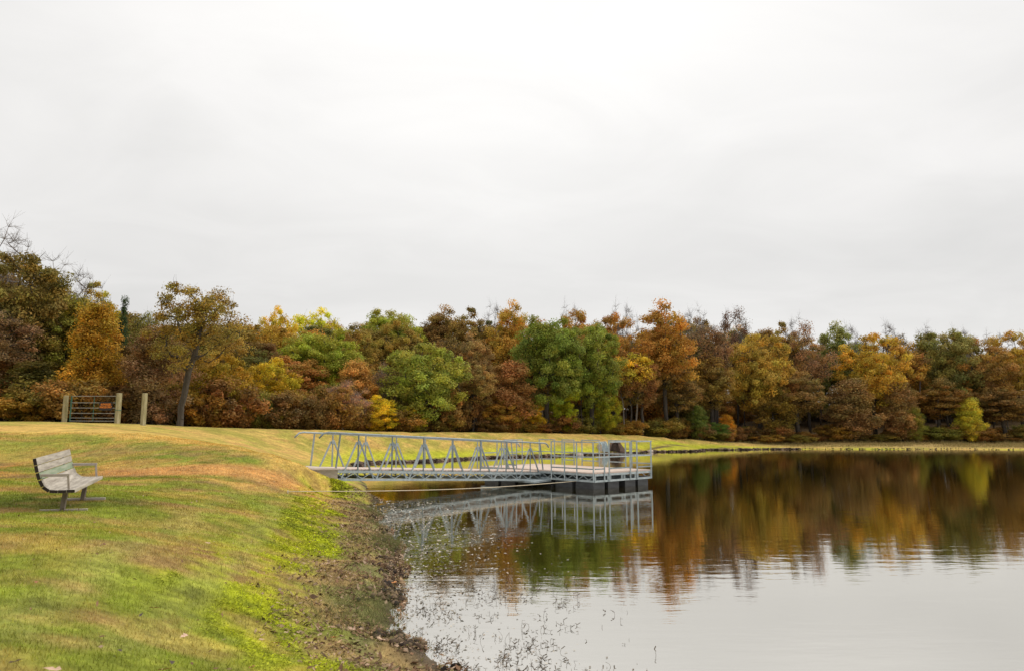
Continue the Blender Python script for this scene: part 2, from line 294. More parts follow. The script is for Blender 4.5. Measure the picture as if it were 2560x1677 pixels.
    c = mixc(c, mixc(np.broadcast_to(BROWN, X.shape+(3,)), np.array([.20,.19,.07])[None], sstep(.45, .6, nB)), br*.92)
    mud = 1-sstep(.02, .30, d+(nB-.5)*.4); c = mixc(c, MUD[None]*(1+.6*nD[..., None]), mud)
    # brown meadow under the far woods, leaf litter on the forest floor
    mead = sstep(14, 22, X)*sstep(55, 62, Y)*sstep(2.5, 5, d); c = mixc(c, C(.34,.235,.09)[None], mead*.8)
    fl = sstep(84, 88, Y+.0*X); fl = np.maximum(fl, sstep(2, 5, Y-(60.5+.78*X))*(X < 31)*(Y > 38)); c = mixc(c, (DUFF*1.1)[None], fl*.9)
    nG = fbm(X*1.3+7, Y-3, .38, 3); c = mixc(c, c*np.array([.62,.60,.66]), sstep(.50, .72, nG)*near*.55); c = mixc(c, C(.40,.26,.085)[None], sstep(.54, .72, fbm(X-9, Y+14, .7, 4))*near*.5*(d > 1.3))
    return np.clip(c*(.80+.40*nD[..., None]), .005, .8), d
def axis(parts):
    r = []
    for a, b, s in parts: r += list(np.arange(a, b, s))
    return np.array(r)
gx = axis([(-900,-300,100),(-300,-100,20),(-100,-36,3),(-36,-14,.5),(-14,1.5,.11),(1.5,10,.35),(10,40,.6),(40,80,1.2),(80,140,4),(140,300,20),(300,901,100)])
gy = axis([(-900,-300,100),(-300,-40,20),(-40,2,2),(2,24,.11),(24,50,.28),(50,90,.45),(90,130,2),(130,300,15),(300,1801,100)])
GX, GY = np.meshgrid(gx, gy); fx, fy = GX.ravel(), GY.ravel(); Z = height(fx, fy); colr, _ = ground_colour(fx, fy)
nx, ny = len(gx), len(gy); ii, jj = np.meshgrid(np.arange(nx-1), np.arange(ny-1)); b0 = (jj*nx+ii).ravel()
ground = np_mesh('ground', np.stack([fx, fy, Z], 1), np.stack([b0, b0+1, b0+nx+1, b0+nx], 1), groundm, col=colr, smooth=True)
tag(ground, kind='structure', label='grassy banks and low dam around the pond')
water = py_obj('water', [(-13,-60,0),(160,-60,0),(160,81,0),(-13,81,0)], [(0,1,2,3)], waterm); tag(water, kind='structure', label='calm brown pond water reflecting the woods and sky')

# ------------------------------------------------------------------ near ground cover
def scatter(n, x0, x1, y0, y1, dens=None):
    X = rng.uniform(x0, x1, n); Y = rng.uniform(y0, y1, n); keep = (X > -.80*Y-1.0)
    if dens is not None: keep &= rng.random(n) < dens(X, Y)
    X, Y = X[keep], Y[keep]; Zt = height(X, Y); k = Zt > .03; return X[k], Y[k], Zt[k]
def blades(X, Y, Zt, hgt, wid, lean=.6):
    n = len(X); a = rng.uniform(0, 2*np.pi, n); h = hgt*rng.uniform(.5, 1.3, n); wd = wid*rng.uniform(.7, 1.3, n)
    la = rng.uniform(0, 2*np.pi, n); ln = h*lean*rng.random(n)**.7*1.6
    bx, by = np.cos(a)*wd/2, np.sin(a)*wd/2
    V = np.empty((n, 3, 3)); V[:, 0] = np.stack([X-bx, Y-by, Zt-.004], 1); V[:, 1] = np.stack([X+bx, Y+by, Zt-.004], 1)
    V[:, 2] = np.stack([X+np.cos(la)*ln, Y+np.sin(la)*ln, Zt+h], 1)
    return V.reshape(-1, 3), np.arange(3*n).reshape(-1, 3)
X, Y, Zt = scatter(1050000, -19, -.3, 3, 24, lambda x, y: np.clip((7.5/np.maximum(y, 3))**1.3, .08, 1))
c, d = ground_colour(X, Y); k = (d > .45) | (rng.random(len(X)) < .6); X, Y, Zt, c, d = X[k], Y[k], Zt[k], c[k], d[k]
hg = (.021+.016*fbm(X, Y, .8, 2))*np.where(d < 1.2, .8, 1); V, Fc = blades(X, Y, Zt, hg, .0045*np.maximum(1, Y/7)); c = c*rng.uniform(.7, 1.75, (len(X), 1))*rng.uniform(.92, 1.08, (len(X), 3))
tag(np_mesh('grass', V, Fc, bladem, col=np.repeat(c, 3, 0)), kind='stuff', label='short patchy autumn lawn grass around the bench')
# clover leaves in the lime band
X, Y, Zt = scatter(420000, -9, -.3, 3.5, 24); c, d = ground_colour(X, Y); k = (c[:, 2] < c[:, 1]*.10) & (d < 3.4); X, Y, Zt, c = X[k], Y[k], Zt[k], c[k]
def flakes(X, Y, Zt, size, tilt, lift, elong=1.0):
    n = len(X); a = rng.uniform(0, 2*np.pi, n); s = size*rng.uniform(.6, 1.3, n)
    ux = np.stack([np.cos(a), np.sin(a), rng.normal(0, tilt, n)], 1); uy = np.stack([-np.sin(a), np.cos(a), rng.normal(0, tilt, n)], 1)
    cc = np.stack([X, Y, Zt+lift*rng.random(n)+.004], 1); V = np.empty((n, 4, 3))
    V[:, 0] = cc-ux*s[:, None]*elong; V[:, 1] = cc-uy*s[:, None]*.7; V[:, 2] = cc+ux*s[:, None]*elong; V[:, 3] = cc+uy*s[:, None]*.7
    return V.reshape(-1, 3), np.arange(4*n).reshape(-1, 4)
V, Fc = flakes(X, Y, Zt, .011*np.maximum(1, Y/8), .35, .035); c = c*rng.uniform(.6, 1.8, (len(X), 1)); print('clover', len(X))
tag(np_mesh('clover', V, Fc, bladem, col=np.repeat(c, 4, 0)), kind='stuff', label='bright lime ground cover along the bank')
# dead leaves, twigs and straw along the waterline
X = rng.uniform(-6.5, 1.0, 230000); Y = rng.uniform(3.5, 22, 230000); Zt = height(X, Y); k = (Zt > -.07) & (Zt < .6); X, Y, Zt = X[k], Y[k], np.maximum(Zt[k], .002); d = shore_dist(X, Y); k = rng.random(len(X)) < np.clip(1.15-d*.75, .0, 1)*.8*sstep(.35, .6, fbm(X, Y, .5, 3)+.08); X, Y, Zt, d = X[k], Y[k], Zt[k], d[k]
pal = np.array([(.16,.09,.05),(.26,.15,.085),(.10,.055,.035),(.34,.23,.13),(.20,.16,.06),(.44,.31,.21)]); c = pal[rng.integers(0, 6, len(X))]*rng.uniform(.7, 1.2, (len(X), 1))
Xl, Yl, Zl = scatter(1500, -12, -1, 3.5, 20); X, Y, Zt = np.concatenate([X, Xl]), np.concatenate([Y, Yl]), np.concatenate([Zt, Zl+.02]); c = np.concatenate([c, pal[rng.integers(0, 6, len(Xl))]])
V, Fc = flakes(X, Y, Zt, np.where(np.arange(len(X)) >= len(X)-len(Xl), .011, rng.choice([.011, .016, .026], len(X), p=[.6,.3,.1])), .45, .02, 1.5); print('litter', len(X))
tag(np_mesh('shore_litter', V, Fc, litterm, col=np.repeat(c, 4, 0)), kind='stuff', label='dead leaves and debris along the muddy waterline')
# rushes: thin grey-green tufts beside the water
V_, F_, C_ = [], [], []; off = 0
spots = [(945,1275,900),(955,1300,900),(985,1345,500),(930,1250,350),(975,1360,900),(930,1530,500),(905,1545,300),(860,1500,120),(960,1500,300),(905,1370,200),(850,1570,120),(740,1580,60),(995,1590,120),(600,1560,30)]
for px, py, n in spots:
    x, y, _ = at(px, py, .1); X = x+rng.normal(0, .25, n); Y = y+rng.normal(0, .42, n); Zt = height(X, Y); k = Zt > -.06; X, Y, Zt = X[k], Y[k], Zt[k]
    v, f = blades(X, Y, Zt, .15, .004, .7); V_.append(v); F_.append(f+off); off += len(v)
    C_.append(np.repeat(np.array([[.16,.17,.06]])*rng.uniform(.6, 1.5, (len(X), 1))*np.array([[1,1,1]]), 3, 0))
tag(np_mesh('rushes', np.concatenate(V_), np.concatenate(F_), bladem, col=np.concatenate(C_)), kind='stuff', label='thin grey-green rush tufts at the water edge')
# floating weed and leaf scraps
n = 40000; X = rng.uniform(-5, 3.2, n); Y = rng.uniform(5.0, 21, n); d = shore_dist(X, Y); Zt = height(X, Y)
k = (Zt < -.02) & (rng.random(n) < np.clip(1.05-d*np.where(Y > 9, .36, .62), 0, 1)**1.7*sstep(.33, .62, fbm(X, Y*.7, .6, 3)+.12)); X, Y = X[k], Y[k]
V, Fc = flakes(X, Y, np.zeros(len(X))-.001, rng.uniform(.006, .021, len(X))*np.clip(Y/9, .6, 1.5), .17, .004, 1.3)
c = np.array([(.30,.22,.14),(.12,.08,.04),(.45,.40,.32),(.07,.06,.02),(.16,.12,.06)])[rng.integers(0, 5, len(X))]; print('float', len(X))  # palest tone paints sky glints into the scraps' colour
padm = vc_mat('wet_pads', 8, rough=.16, bstr=0); padm.node_tree.nodes['Principled BSDF'].inputs['Specular IOR Level'].default_value = .8
tag(np_mesh('floating_weed', V, Fc, padm, col=np.repeat(c, 4, 0)), kind='stuff', label='scraps of weed floating by the near bank')
# thin stems standing in the shallows
VV, FF = [], []; off = 0; cnt = 0
def add_strip(pts, wd):
    global off
    pts = np.array(pts); n = len(pts); L_ = pts+np.array([wd, 0, 0]); M_ = pts+np.array([0, wd, 0]); v = np.stack([pts, L_, M_], 1).reshape(-1, 3)
    for i in range(n-1):
        for q in range(3): FF.append((off+i*3+q, off+i*3+(q+1) % 3, off+(i+1)*3+(q+1) % 3, off+(i+1)*3+q))
    VV.append(v); off += len(v)
while cnt < 460:
    px = random.triangular(985, 1700, 1080); py = random.uniform(1450, 1700)
    x, y, _ = at(px, py, 0)
    if gz(x, y) > -.03: continue
    if fbm(np.array([x]), np.array([y*.6]), .35, 3)[0] < random.uniform(.38, .62): continue
    if random.random() < .22 and px > 1350 and py < 1600: continue
    if px > 1450 and random.random() < .8: continue
    cnt += 1; h = random.uniform(.008, .04)*(2.6 if random.random() < .12 else 1); a = random.uniform(0, 6.28); pts = [(x, y, -.03)]; dx = dy = 0
    for i in range(1, 5):
        dx += math.cos(a)*h*.25*random.random(); dy += math.sin(a)*h*.25*random.random(); a += random.uniform(-.9, .9); pts.append((x+dx, y+dy, h*min(1, i/4*1.1)*(1 if i < 4 else random.uniform(.8, 1.05))))
    add_strip(pts, .0026)
    for q in range(random.choice([0, 1, 1, 2, 3])):
        p = pts[random.randint(2, 4)]; b = random.uniform(0, 6.28); r = random.uniform(.015, .045); add_strip([p, (p[0]+math.cos(b)*r, p[1]+math.sin(b)*r, p[2]+r*random.uniform(-.2, .7))], .008)
stemm = simple('weed_stem', (.05,.035,.02), (.13,.085,.045), 20, rough=.8, bmp=0)
tag(np_mesh('weed_stems', np.concatenate(VV), np.array(FF), stemm), kind='stuff', label='thin dark weed stems standing in the shallows')

n = 60000; X = rng.uniform(16, 78, n); Y = rng.uniform(68, 86, n); d = shore_dist(X, Y); Zt = height(X, Y)
k = (Zt > .08) & (d > 1.2) & (rng.random(n) < sstep(.35, .6, fbm(X, Y, 2.2, 3))*sstep(1.0, 7, d)+.05) & (Y < 60.5+.78*X+8); X, Y, Zt = X[k], Y[k], Zt[k]
V, Fc = blades(X, Y, Zt, .16+.34*sstep(2, 9, d[k])*rng.random(len(X)), .035, .8); c = np.array([(.34,.25,.10),(.26,.19,.085),(.20,.19,.06),(.40,.31,.14)])[rng.integers(0, 4, len(X))]
tag(np_mesh('meadow_grass', V, Fc, bladem, col=np.repeat(c, 3, 0)), kind='stuff', label='rough brown meadow grass between the far shore and the woods')
# single fallen leaves one can pick out
LV = [(0,0,0),(.35,.22,.05),(.55,.12,.0),(.75,.3,.09),(1,.02,.04),(.78,-.28,.1),(.52,-.12,0),(.3,-.24,.06),(.5,0,-.03),(-.25,.0,.02)]
LF = [(0,1,8),(1,2,8),(2,3,8),(3,4,8),(4,5,8),(5,6,8),(6,7,8),(7,0,8),(0,9,1)]
leaf_cols = {'dark maroon': (.045,.014,.012), 'pale pinkish': (.56,.37,.26), 'tan': (.48,.30,.15), 'rust brown': (.30,.11,.04), 'dark brown': (.05,.03,.02), 'orange': (.55,.22,.06)}
lmats = {k: simple('leaf_'+k.replace(' ', '_'), tuple(v*.75 for v in c), tuple(min(1, v*1.2) for v in c), 30, rough=.7, bmp=0) for k, c in leaf_cols.items()}
for px, py, ck, sz, lab in [(40,1646,'dark maroon',.075,'dark maroon leaf in the green grass near the bottom left corner'),(135,1665,'pale pinkish',.085,'pale pinkish leaf at the bottom edge, left of the lawn'),
        (520,1356,'pale pinkish',.07,'small pale leaf alone on mid lawn right of the bench'),(90,1454,'rust brown',.07,'rust brown leaf on the tan grass below the bench'),
        (352,1536,'dark brown',.07,'dark brown curled leaf in the green middle of the lawn'),(385,1518,'tan',.09,'tan leaf lying just right of the dark curled leaf'),
        (430,1655,'dark brown',.08,'dark brown leaf low on the lawn between green and straw patches'),(460,1588,'pale pinkish',.085,'pale leaf on the straw-coloured patch low on the lawn'),
        (410,1672,'tan',.09,'tan leaf cut by the bottom edge of the lawn'),(632,1665,'rust brown',.08,'rusty leaf on the lime ground cover at the bottom'),
        (835,1592,'orange',.12,'large orange leaf on the brown bank, lower part'),(850,1602,'tan',.12,'tan leaf just below the large orange leaf on the bank'),
        (955,1597,'pale pinkish',.11,'pale pinkish leaf near the mud edge low on the bank'),(985,1455,'orange',.12,'bright orange leaf at the water line halfway up the bank'),
        (820,1407,'pale pinkish',.11,'pale pinkish leaf on the upper brown bank'),(882,1322,'rust brown',.10,'rust brown leaf beside the upper rush tufts'),
        (905,1360,'tan',.08,'small tan leaf beneath the upper rush tufts'),(880,1570,'pale pinkish',.09,'pale leaf on the brown bank below the dark rush tuft'),(300,1625,'dark brown',.06,'small dark leaf low in the green grass'),(690,1606,'tan',.11,'tan leaf among the lime ground cover, low down')]:
    z = .3
    for _ in range(12): x, y, _z = at(px, py, z); z = gz(x, y)+.035
    sz *= .8; o = py_obj('fallen_leaf', [(a*sz-.5*sz, b*sz, e*sz) for a, b, e in LV], LF, lmats[ck]); o.location = (x, y, z)
    o.rotation_euler = (random.uniform(-.35, .1)+.45, random.uniform(-.3, .3), random.uniform(0, 6.28)); tag(o, lab, 'leaf', 'fallen leaves on the lawn and bank')

# ------------------------------------------------------------------ stones at the far waterline
ico_v = np.array([(-.5,.86,0),(.5,.86,0),(-.5,-.86,0),(.5,-.86,0),(0,-.5,.86),(0,.5,.86),(0,-.5,-.86),(0,.5,-.86),(.86,0,-.5),(.86,0,.5),(-.86,0,-.5),(-.86,0,.5)])
ico_f = np.array([(0,11,5),(0,5,1),(0,1,7),(0,7,10),(0,10,11),(1,5,9),(5,11,4),(11,10,2),(10,7,6),(7,1,8),(3,9,4),(3,4,2),(3,2,6),(3,6,8),(3,8,9),(4,9,5),(2,4,11),(6,2,10),(8,6,7),(9,8,1)])
VV, FF, CC = [], [], []; off = 0; fs = np.array(shore_far[2:]); seg = np.hypot(*(fs[1:]-fs[:-1]).T); cum = np.concatenate([[0], np.cumsum(seg)])
def on_shore(s): i = min(np.searchsorted(cum, s, side='right')-1, len(seg)-1); return fs[i]+(fs[i+1]-fs[i])*((s-cum[i])/seg[i])
sS = np.sort(rng.uniform(0, cum[-1], 2600)); pS = np.array([on_shore(q) for q in sS]); best = np.full(len(pS), 9.); dS = np.zeros(len(pS))
for dy in np.arange(-4.5, 4.6, .25):
    zq = np.abs(height(pS[:, 0], pS[:, 1]+dy)-.02)+.01*abs(dy); m_ = zq < best; best[m_] = zq[m_]; dS[m_] = dy
pS[:, 1] += dS
for k in range(2600):
    p = pS[k]; p = p+rng.normal(0, .10, 2)+np.array([0, .02]); r = random.uniform(.04, .12)*(1.5 if random.random() < .06 else 1)*(.62 if p[0] > 30 else 1)
    v = ico_v*rng.uniform(.7, 1.25, (12, 3))*np.array([r*1.4, r, r*.7]); VV.append(v+np.array([p[0], p[1], random.uniform(-.02, .12)])); FF.append(ico_f+off); off += 12
    if p[0] > 30 and (random.random() < .72): VV.pop(); FF.pop(); off -= 12; continue
    tone = random.choice([.25, .35, .5, .8, 1.5]) if p[0] < 35 else random.choice([.5, .9]); CC.append(np.tile(np.array([[.15, .105, .08]])*tone, (12, 1)))
rockm = vc_mat('wet_stones', 6, bstr=.4)
v1, f1, c1 = [], [], []; o1 = 0; ns_ = np.array(shore_near)
for k in range(900):
    i = random.randrange(len(ns_)-1); p = ns_[i]+(ns_[i+1]-ns_[i])*random.random()+rng.normal(0, .16, 2)+np.array([-.05, 0]); zq = gz(p[0], p[1])
    if zq < -.04 or fbm(np.array([p[0]*1.0]), np.array([p[1]]), .5, 2)[0] < .45: continue
    r = random.uniform(.008, .038); v1.append(ico_v*rng.uniform(.6, 1.35, (12, 3))*np.array([r*1.3, r*1.3, r])+np.array([p[0], p[1], max(zq, 0)+r*.3])); f1.append(ico_f+o1); o1 += 12
    c1.append(np.tile(np.array(random.choice([(.05,.035,.025),(.09,.06,.04),(.16,.11,.07),(.03,.022,.018)])), (12, 1)))
tag(np_mesh('mud_clods', np.concatenate(v1), np.concatenate(f1), rockm, col=np.concatenate(c1)), kind='stuff', label='dark crumbs of mud along the near waterline')
tag(np_mesh('shore_stones', np.concatenate(VV), np.concatenate(FF), rockm, col=np.concatenate(CC)), kind='stuff', label='line of dark stones along the far waterline')
def boulder(x, y, z, s, m, lab):
    v = ico_v*rng.uniform(.8, 1.15, (12, 3))*np.array(s); o = np_mesh('stone', v, ico_f, m); o.location = (x, y, z); tag(o, lab, 'stone')
p = at(1449, 1138, 0); boulder(p[0], p[1], .08, (.34,.25,.20), concrete_pale, 'pale stone on the dam shore seen through the dock railing')
p = at(1625, 1129, 0); boulder(p[0], p[1]-.1, .08, (.36,.25,.17), concrete_pale, 'pale flat stone on the far shore just right of the dock railing')

# ------------------------------------------------------------------ dock: gangway, platform, abutment
DB = Vector((.741, .671, 0)); PB = Vector((-.671, .741, 0)); Zu = Vector((0, 0, 1))
g0 = Vector((-4.66, 21.5, 0))                                # first truss apex, near side, plan
def zc(s): return .60-(s+.75)*.0475                           # level of the lower chord
gw = empty('gangway', tuple(g0+Zu*zc(0)), label='grey steel truss gangway with tan deck from the bank to the floating dock', cat='gangway')
IM = Matrix.Translation(-(g0+Zu*zc(0)))
def local(p): return p-(g0+Zu*zc(0))
def gp(s, wd, h): return local(g0+DB*s+PB*wd+Zu*(zc(s)+h))
S0, S1, WD = -.72, 7.95, 1.62; DK = .30; RT = 1.36; AP = 1.17
for side, wd in (('near', 0), ('far', WD)):
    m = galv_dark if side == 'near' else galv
    beam('lower_chord', gp(S0, wd, 0), gp(S1, wd, 0), .06, .07, galv, gw)
    beam('deck_chord', gp(S0, wd, DK-.07), gp(S1, wd, DK-.07), .05, .075, galv, gw)
    # handrail with a bent-down end at both sides
    e = S0-.42
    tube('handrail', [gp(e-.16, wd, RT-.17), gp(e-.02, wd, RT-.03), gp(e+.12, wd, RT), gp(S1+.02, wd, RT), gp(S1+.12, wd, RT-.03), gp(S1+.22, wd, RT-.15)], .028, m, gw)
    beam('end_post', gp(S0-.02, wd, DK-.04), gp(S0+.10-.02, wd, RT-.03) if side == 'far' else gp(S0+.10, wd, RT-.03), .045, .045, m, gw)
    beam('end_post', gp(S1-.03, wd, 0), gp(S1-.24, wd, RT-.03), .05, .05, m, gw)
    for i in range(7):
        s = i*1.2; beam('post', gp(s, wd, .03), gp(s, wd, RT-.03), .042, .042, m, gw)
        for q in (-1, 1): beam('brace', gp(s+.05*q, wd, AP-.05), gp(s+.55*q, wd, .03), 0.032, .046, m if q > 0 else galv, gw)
        beam('gusset', gp(s-.05, wd-.03, AP-.07), gp(s+.05, wd-.03, AP-.07), .012, .12, m, gw)
    n = 30
    for i in range(n):
        a = S0+(S1-S0)*i/n; b = S0+(S1-S0)*(i+1)/n
        beam('web_bar', gp(a, wd, .03 if i % 2 else DK-.11), gp(b, wd, DK-.11 if i % 2 else .03), .022, .022, galv, gw)
for i in range(15):
    s = S0+.3+i*(S1-S0-.6)/14; beam('cross_member', gp(s, .03, .05), gp(s, WD-.03, .05), .05, .06, galv_dark, gw)
n = 60; st = (S1-S0)/n
bm = None
for i in range(n):
    s = S0+(i+.5)*st; c0 = gp(s, WD/2, DK+.0)
    if bm is None:
        o = beam('plank', c0-PB*(WD/2-.04), c0+PB*(WD/2-.04), st-.012, .04, deckm, gw); bm = o.data; ref = c0
    else:
        o = bpy.data.objects.new('plank', bm); COL.objects.link(o); o.parent = gw; o.location = c0-ref+Vector((0, 0, random.uniform(-.002, .002)))
# abutment
ab = empty('concrete_abutment', tuple(g0+DB*S0), label='weathered concrete abutment carrying the landward end of the gangway', cat='abutment')
a0 = DB*0-PB*.12; zt = zc(S0)+DK-.02
def ap(s, wd, z): return DB*(-s)+PB*wd+Zu*z
Vb = []
for s, z in ((.02, zt), (.9, zt+.035), (3.0, zt+.14)):
    for wd in (-.14, WD+.14): Vb += [ap(s, wd, z), ap(s, wd, -.4)]
Fb = [(0,2,3,1)]
for k in range(2):
    o_ = k*4; Fb += [(o_,o_+1,o_+5,o_+4),(o_+2,o_+6,o_+7,o_+3),(o_,o_+4,o_+6,o_+2)]
Fb += [(8,9,11,10)]
py_obj('wall', Vb, Fb, concrete, ab)
Vb = []
for s, z in ((-.02, zt+.002), (.9, zt+.037), (3.0, zt+.142)):
    for wd in (-.17, WD+.17):
        Vb += [ap(s, wd, z+.05), ap(s, wd, z)]
Fb = [(0,2,3,1)]
for k in range(2):
    o_ = k*4; Fb += [(o_,o_+1,o_+5,o_+4),(o_+2,o_+6,o_+7,o_+3),(o_,o_+4,o_+6,o_+2),(o_+1,o_+3,o_+7,o_+5)]
py_obj('cap', Vb, Fb, concrete_pale, ab)

# floating platform: N is the corner nearest the camera
NP = Vector((2.86, 24.75, 0)); LP, WP = 6.1, 3.25            # along PB, along DB
ZD = .56; ZF = .27
pf = empty('floating_dock', tuple(NP), label='floating fishing dock with tan deck, grey railings and dark floats', cat='dock')
def pp(t, s, z): return PB*t+DB*s+Zu*z
for (t0, s0, t1, s1) in ((0,0,LP,0),(0,0,0,WP),(0,WP,LP,WP),(LP,0,LP,WP)):
    beam('lower_frame', pp(t0,s0,ZF), pp(t1,s1,ZF), .06, .07, galv, pf); beam('upper_frame', pp(t0,s0,ZD-.075), pp(t1,s1,ZD-.075), .06, .075, galv, pf)
n = int(LP/.5)
for s in (0, WP):
    for i in range(n*2):
        a, b = LP*i/(2*n), LP*(i+1)/(2*n); beam('web_bar', pp(a, s, ZF+.03 if i % 2 else ZD-.11), pp(b, s, ZD-.11 if i % 2 else ZF+.03), .022, .022, galv, pf)
for t in (0, LP):
    for s in (.04, .72, .86, 1.5, 1.64, 2.28, 2.42, 3.2): beam('frame_upright', pp(t, s, ZF+.03), pp(t, s, ZD-.11), .06, .06, galv, pf)
for t in np.linspace(.6, LP-.6, 8): beam('cross_member', pp(t, .04, ZF+.02), pp(t, WP-.04, ZF+.02), .05, .08, galv_dark, pf)
fm = None
for j, s in enumerate((.36, 1.15, 2.1, 2.86)):
    for i in range(6):
        t = .52+i*1.01
        o = box('float', pp(t, s, -.02), (.84, .60, .56), floatm, pf, Matrix.Rotation(math.atan2(PB.y, PB.x), 3, 'Z')) if fm is None else bpy.data.objects.new('float', fm)
        if fm is None: fm = o.data
        else: COL.objects.link(o); o.parent = pf; o.location = pp(t, s, -.02)
n = 23; wk = WP/n; dm = None; ref = None
for i in range(n):
    c0 = pp(LP/2, (i+.5)*wk, ZD-.015)
    if dm is None: o = beam('plank', c0-PB*(LP/2+.02), c0+PB*(LP/2+.02), wk-.010, .04, deckm, pf); dm = o.data; ref = c0
    else: o = bpy.data.objects.new('plank', dm); COL.objects.link(o); o.parent = pf; o.location = c0-ref+Vector((0, 0, random.uniform(-.002, .002)))
def post(t, s, top=1.08, dark=False): beam('post', pp(t, s, ZF-.03), pp(t, s, ZD+top), .046, .046, galv_dark if dark else galv, pf)
def rail(t0, s0, t1, s1, h, r=.042): beam('rail', pp(t0, s0, ZD+h), pp(t1, s1, ZD+h), r, r, galv if h > .2 else galv_dark, pf)
o_ = -.045
for t in (0, .78, 1.38, 2.05): post(t, o_)                   # front, N to the gangway
for (h) in (1.06, .54, .13): rail(0, o_, 2.05, o_, h)
RS = [0, .50, .76, 1.95, 2.35, WP]
for s in (.50, .76, 1.95, 2.35, WP-.05): post(-.04, s)
for h in (1.06, .13): rail(-.04, 0, -.04, .50, h); rail(-.04, .76, -.04, 1.95, h); rail(-.04, 2.35, -.04, WP, h)
rail(-.04, 0, -.04, WP, .54)
b = WP+.045
BT = [0, .95, 1.25, 2.1, 2.6, 3.55, 4.0, 4.7, 5.15, LP]
for t in BT[1:]: post(t, b)
for i in range(0, len(BT)-1, 2): rail(BT[i], b, BT[i+1], b, 1.06); rail(BT[i], b, BT[i+1], b, .22)
rail(0, b, LP, b, .54)
for s in (.0, .85, 1.25, 2.3): post(LP+.04, s)
for h in (1.06, .54, .22): rail(LP+.04, 0, LP+.04, .85, h); rail(LP+.04, 1.25, LP+.04, 2.3, h)
rail(LP+.04, 2.3, LP+.04, b, .54)
for t in (3.95, 4.5): post(t, o_)
for h in (1.06, .54, .13): rail(3.95, o_, 4.5, o_, h)
# landing ramp plate under the gangway end
py_obj('landing_plate', [pp(2.1,-.9,.20),pp(3.9,-.9,.20),pp(3.9,.0,.235),pp(2.1,.0,.235),pp(2.1,-.9,.14),pp(3.9,-.9,.14),pp(3.9,.0,.175),pp(2.1,.0,.175)], [(0,3,2,1),(4,5,6,7),(0,1,5,4),(1,2,6,5),(2,3,7,6),(3,0,4,7)], galv, pf)
# rope from the dock to a stake in the lawn
ra = NP+pp(.78, -.08, .25)
z = .8
for _ in range(10): x, y, _z = at(722, 1229, z); z = gz(x, y)+.05
rb = Vector((x, y, z)); pts = []
for i in range(33):
    t = i/32; q = ra.lerp(rb, t); q.z -= .10*math.sin(math.pi*t)**1.0*(1 if t < .9 else .8); q.z = max(q.z, gz(q.x, q.y)+.02); pts.append(q)
o = tube('mooring_rope', pts, .011, ropem, None, 6); tag(o, 'pale mooring rope stretched low from the dock across the water to the lawn', 'rope')
o = tube('stake', [rb+Vector((-.03,0,-.12)), rb+Vector((-.02,0,.03))], .018, ropem, None, 6); tag(o, 'short stake in the grass where the pale rope ends', 'stake')

# ------------------------------------------------------------------ spillway inlet in the dam
p0 = at(1538, 1131.5, 0) ; p0 = (p0[0]*.962, p0[1]-2.35, -.03); it = empty('spillway_inlet', (p0[0], p0[1], 0), R(12), label='barred arched spillway inlet with corrugated pipe in the dam bank behind the dock', cat='inlet')
arch = [(-.45,.0),(-.45,.42),(-.25,.86),(.02,.98),(.30,.90),(.52,.0)]
def prism(name, poly, y0, y1, m, parent):
    n = len(poly); V = [(x, y0, z) for x, z in poly]+[(x, y1, z) for x, z in poly]
    return py_obj(name, V, [tuple(range(n)), tuple(range(2*n-1, n-1, -1))]+[(i, i+n, (i+1) % n+n, (i+1) % n) for i in range(n)], m, parent)
inner = arch; outer = [(-.58,-.1),(-.58,.47),(-.33,.98),(.03,1.12),(.40,1.02),(.62,-.1)]
n = 6; V = []
for yy in (0, .18):
    V += [(x, yy, z) for x, z in inner]+[(x, yy, z) for x, z in outer]
Fb = [(i, i+1, i+7, i+6) for i in range(5)]+[(i+12, i+18, i+19, i+13) for i in range(5)]+[(i+6, i+7, i+19, i+18) for i in range(5)]+[(i, i+12, i+13, i+1) for i in range(5)]
py_obj('arch_rim', V, Fb, rustcon, it)
prism('opening_shade', [(-.5,-.05),(-.5,.45),(-.3,.9),(.02,1.02),(.35,.95),(.56,-.05)], .26, .30, woodend, it)  # near-black sheet behind the bars, stands in for the shade inside the inlet
for i in range(8): beam('bar', (-.38+i*.115, .06, -.02), (-.38+i*.115, .10, .92 if 1 < i < 7 else (.62 if i == 0 else .8 if i < 2 else .55)), .03, .03, rustcon, it)
prism('wing_wall', [(.63,-.1),(.42,1.02),(1.05,.15),(1.1,-.1)], .0, .35, rustcon, it)
prism('base_slab', [(-.75,-.12),(-.75,.06),(1.2,.06),(1.2,-.12)], -.25, -.004, rustcon, it)
for i in range(9):
    x0 = -.60-.07*i; prof = [(0, -.02, .13), (0, .05, .52), (0, .28, .90), (0, .55, 1.04), (0, .9, 1.05)]; bulge = .03 if i % 2 else 0
    if i == 0: Vp = []
    Vp += [(x0, y-.03-bulge, z+bulge-.02*i) for _, y, z in prof]
Fp = [(i*5+k, i*5+k+1, (i+1)*5+k+1, (i+1)*5+k) for i in range(8) for k in range(4)]
py_obj('corrugated_hood', Vp, Fp, corr, it)
prism('side_slab', [(-1.5,.18),(-1.24,.80),(-1.19,.80),(-1.2,.12)], -.1, .9, concrete_pale, it)

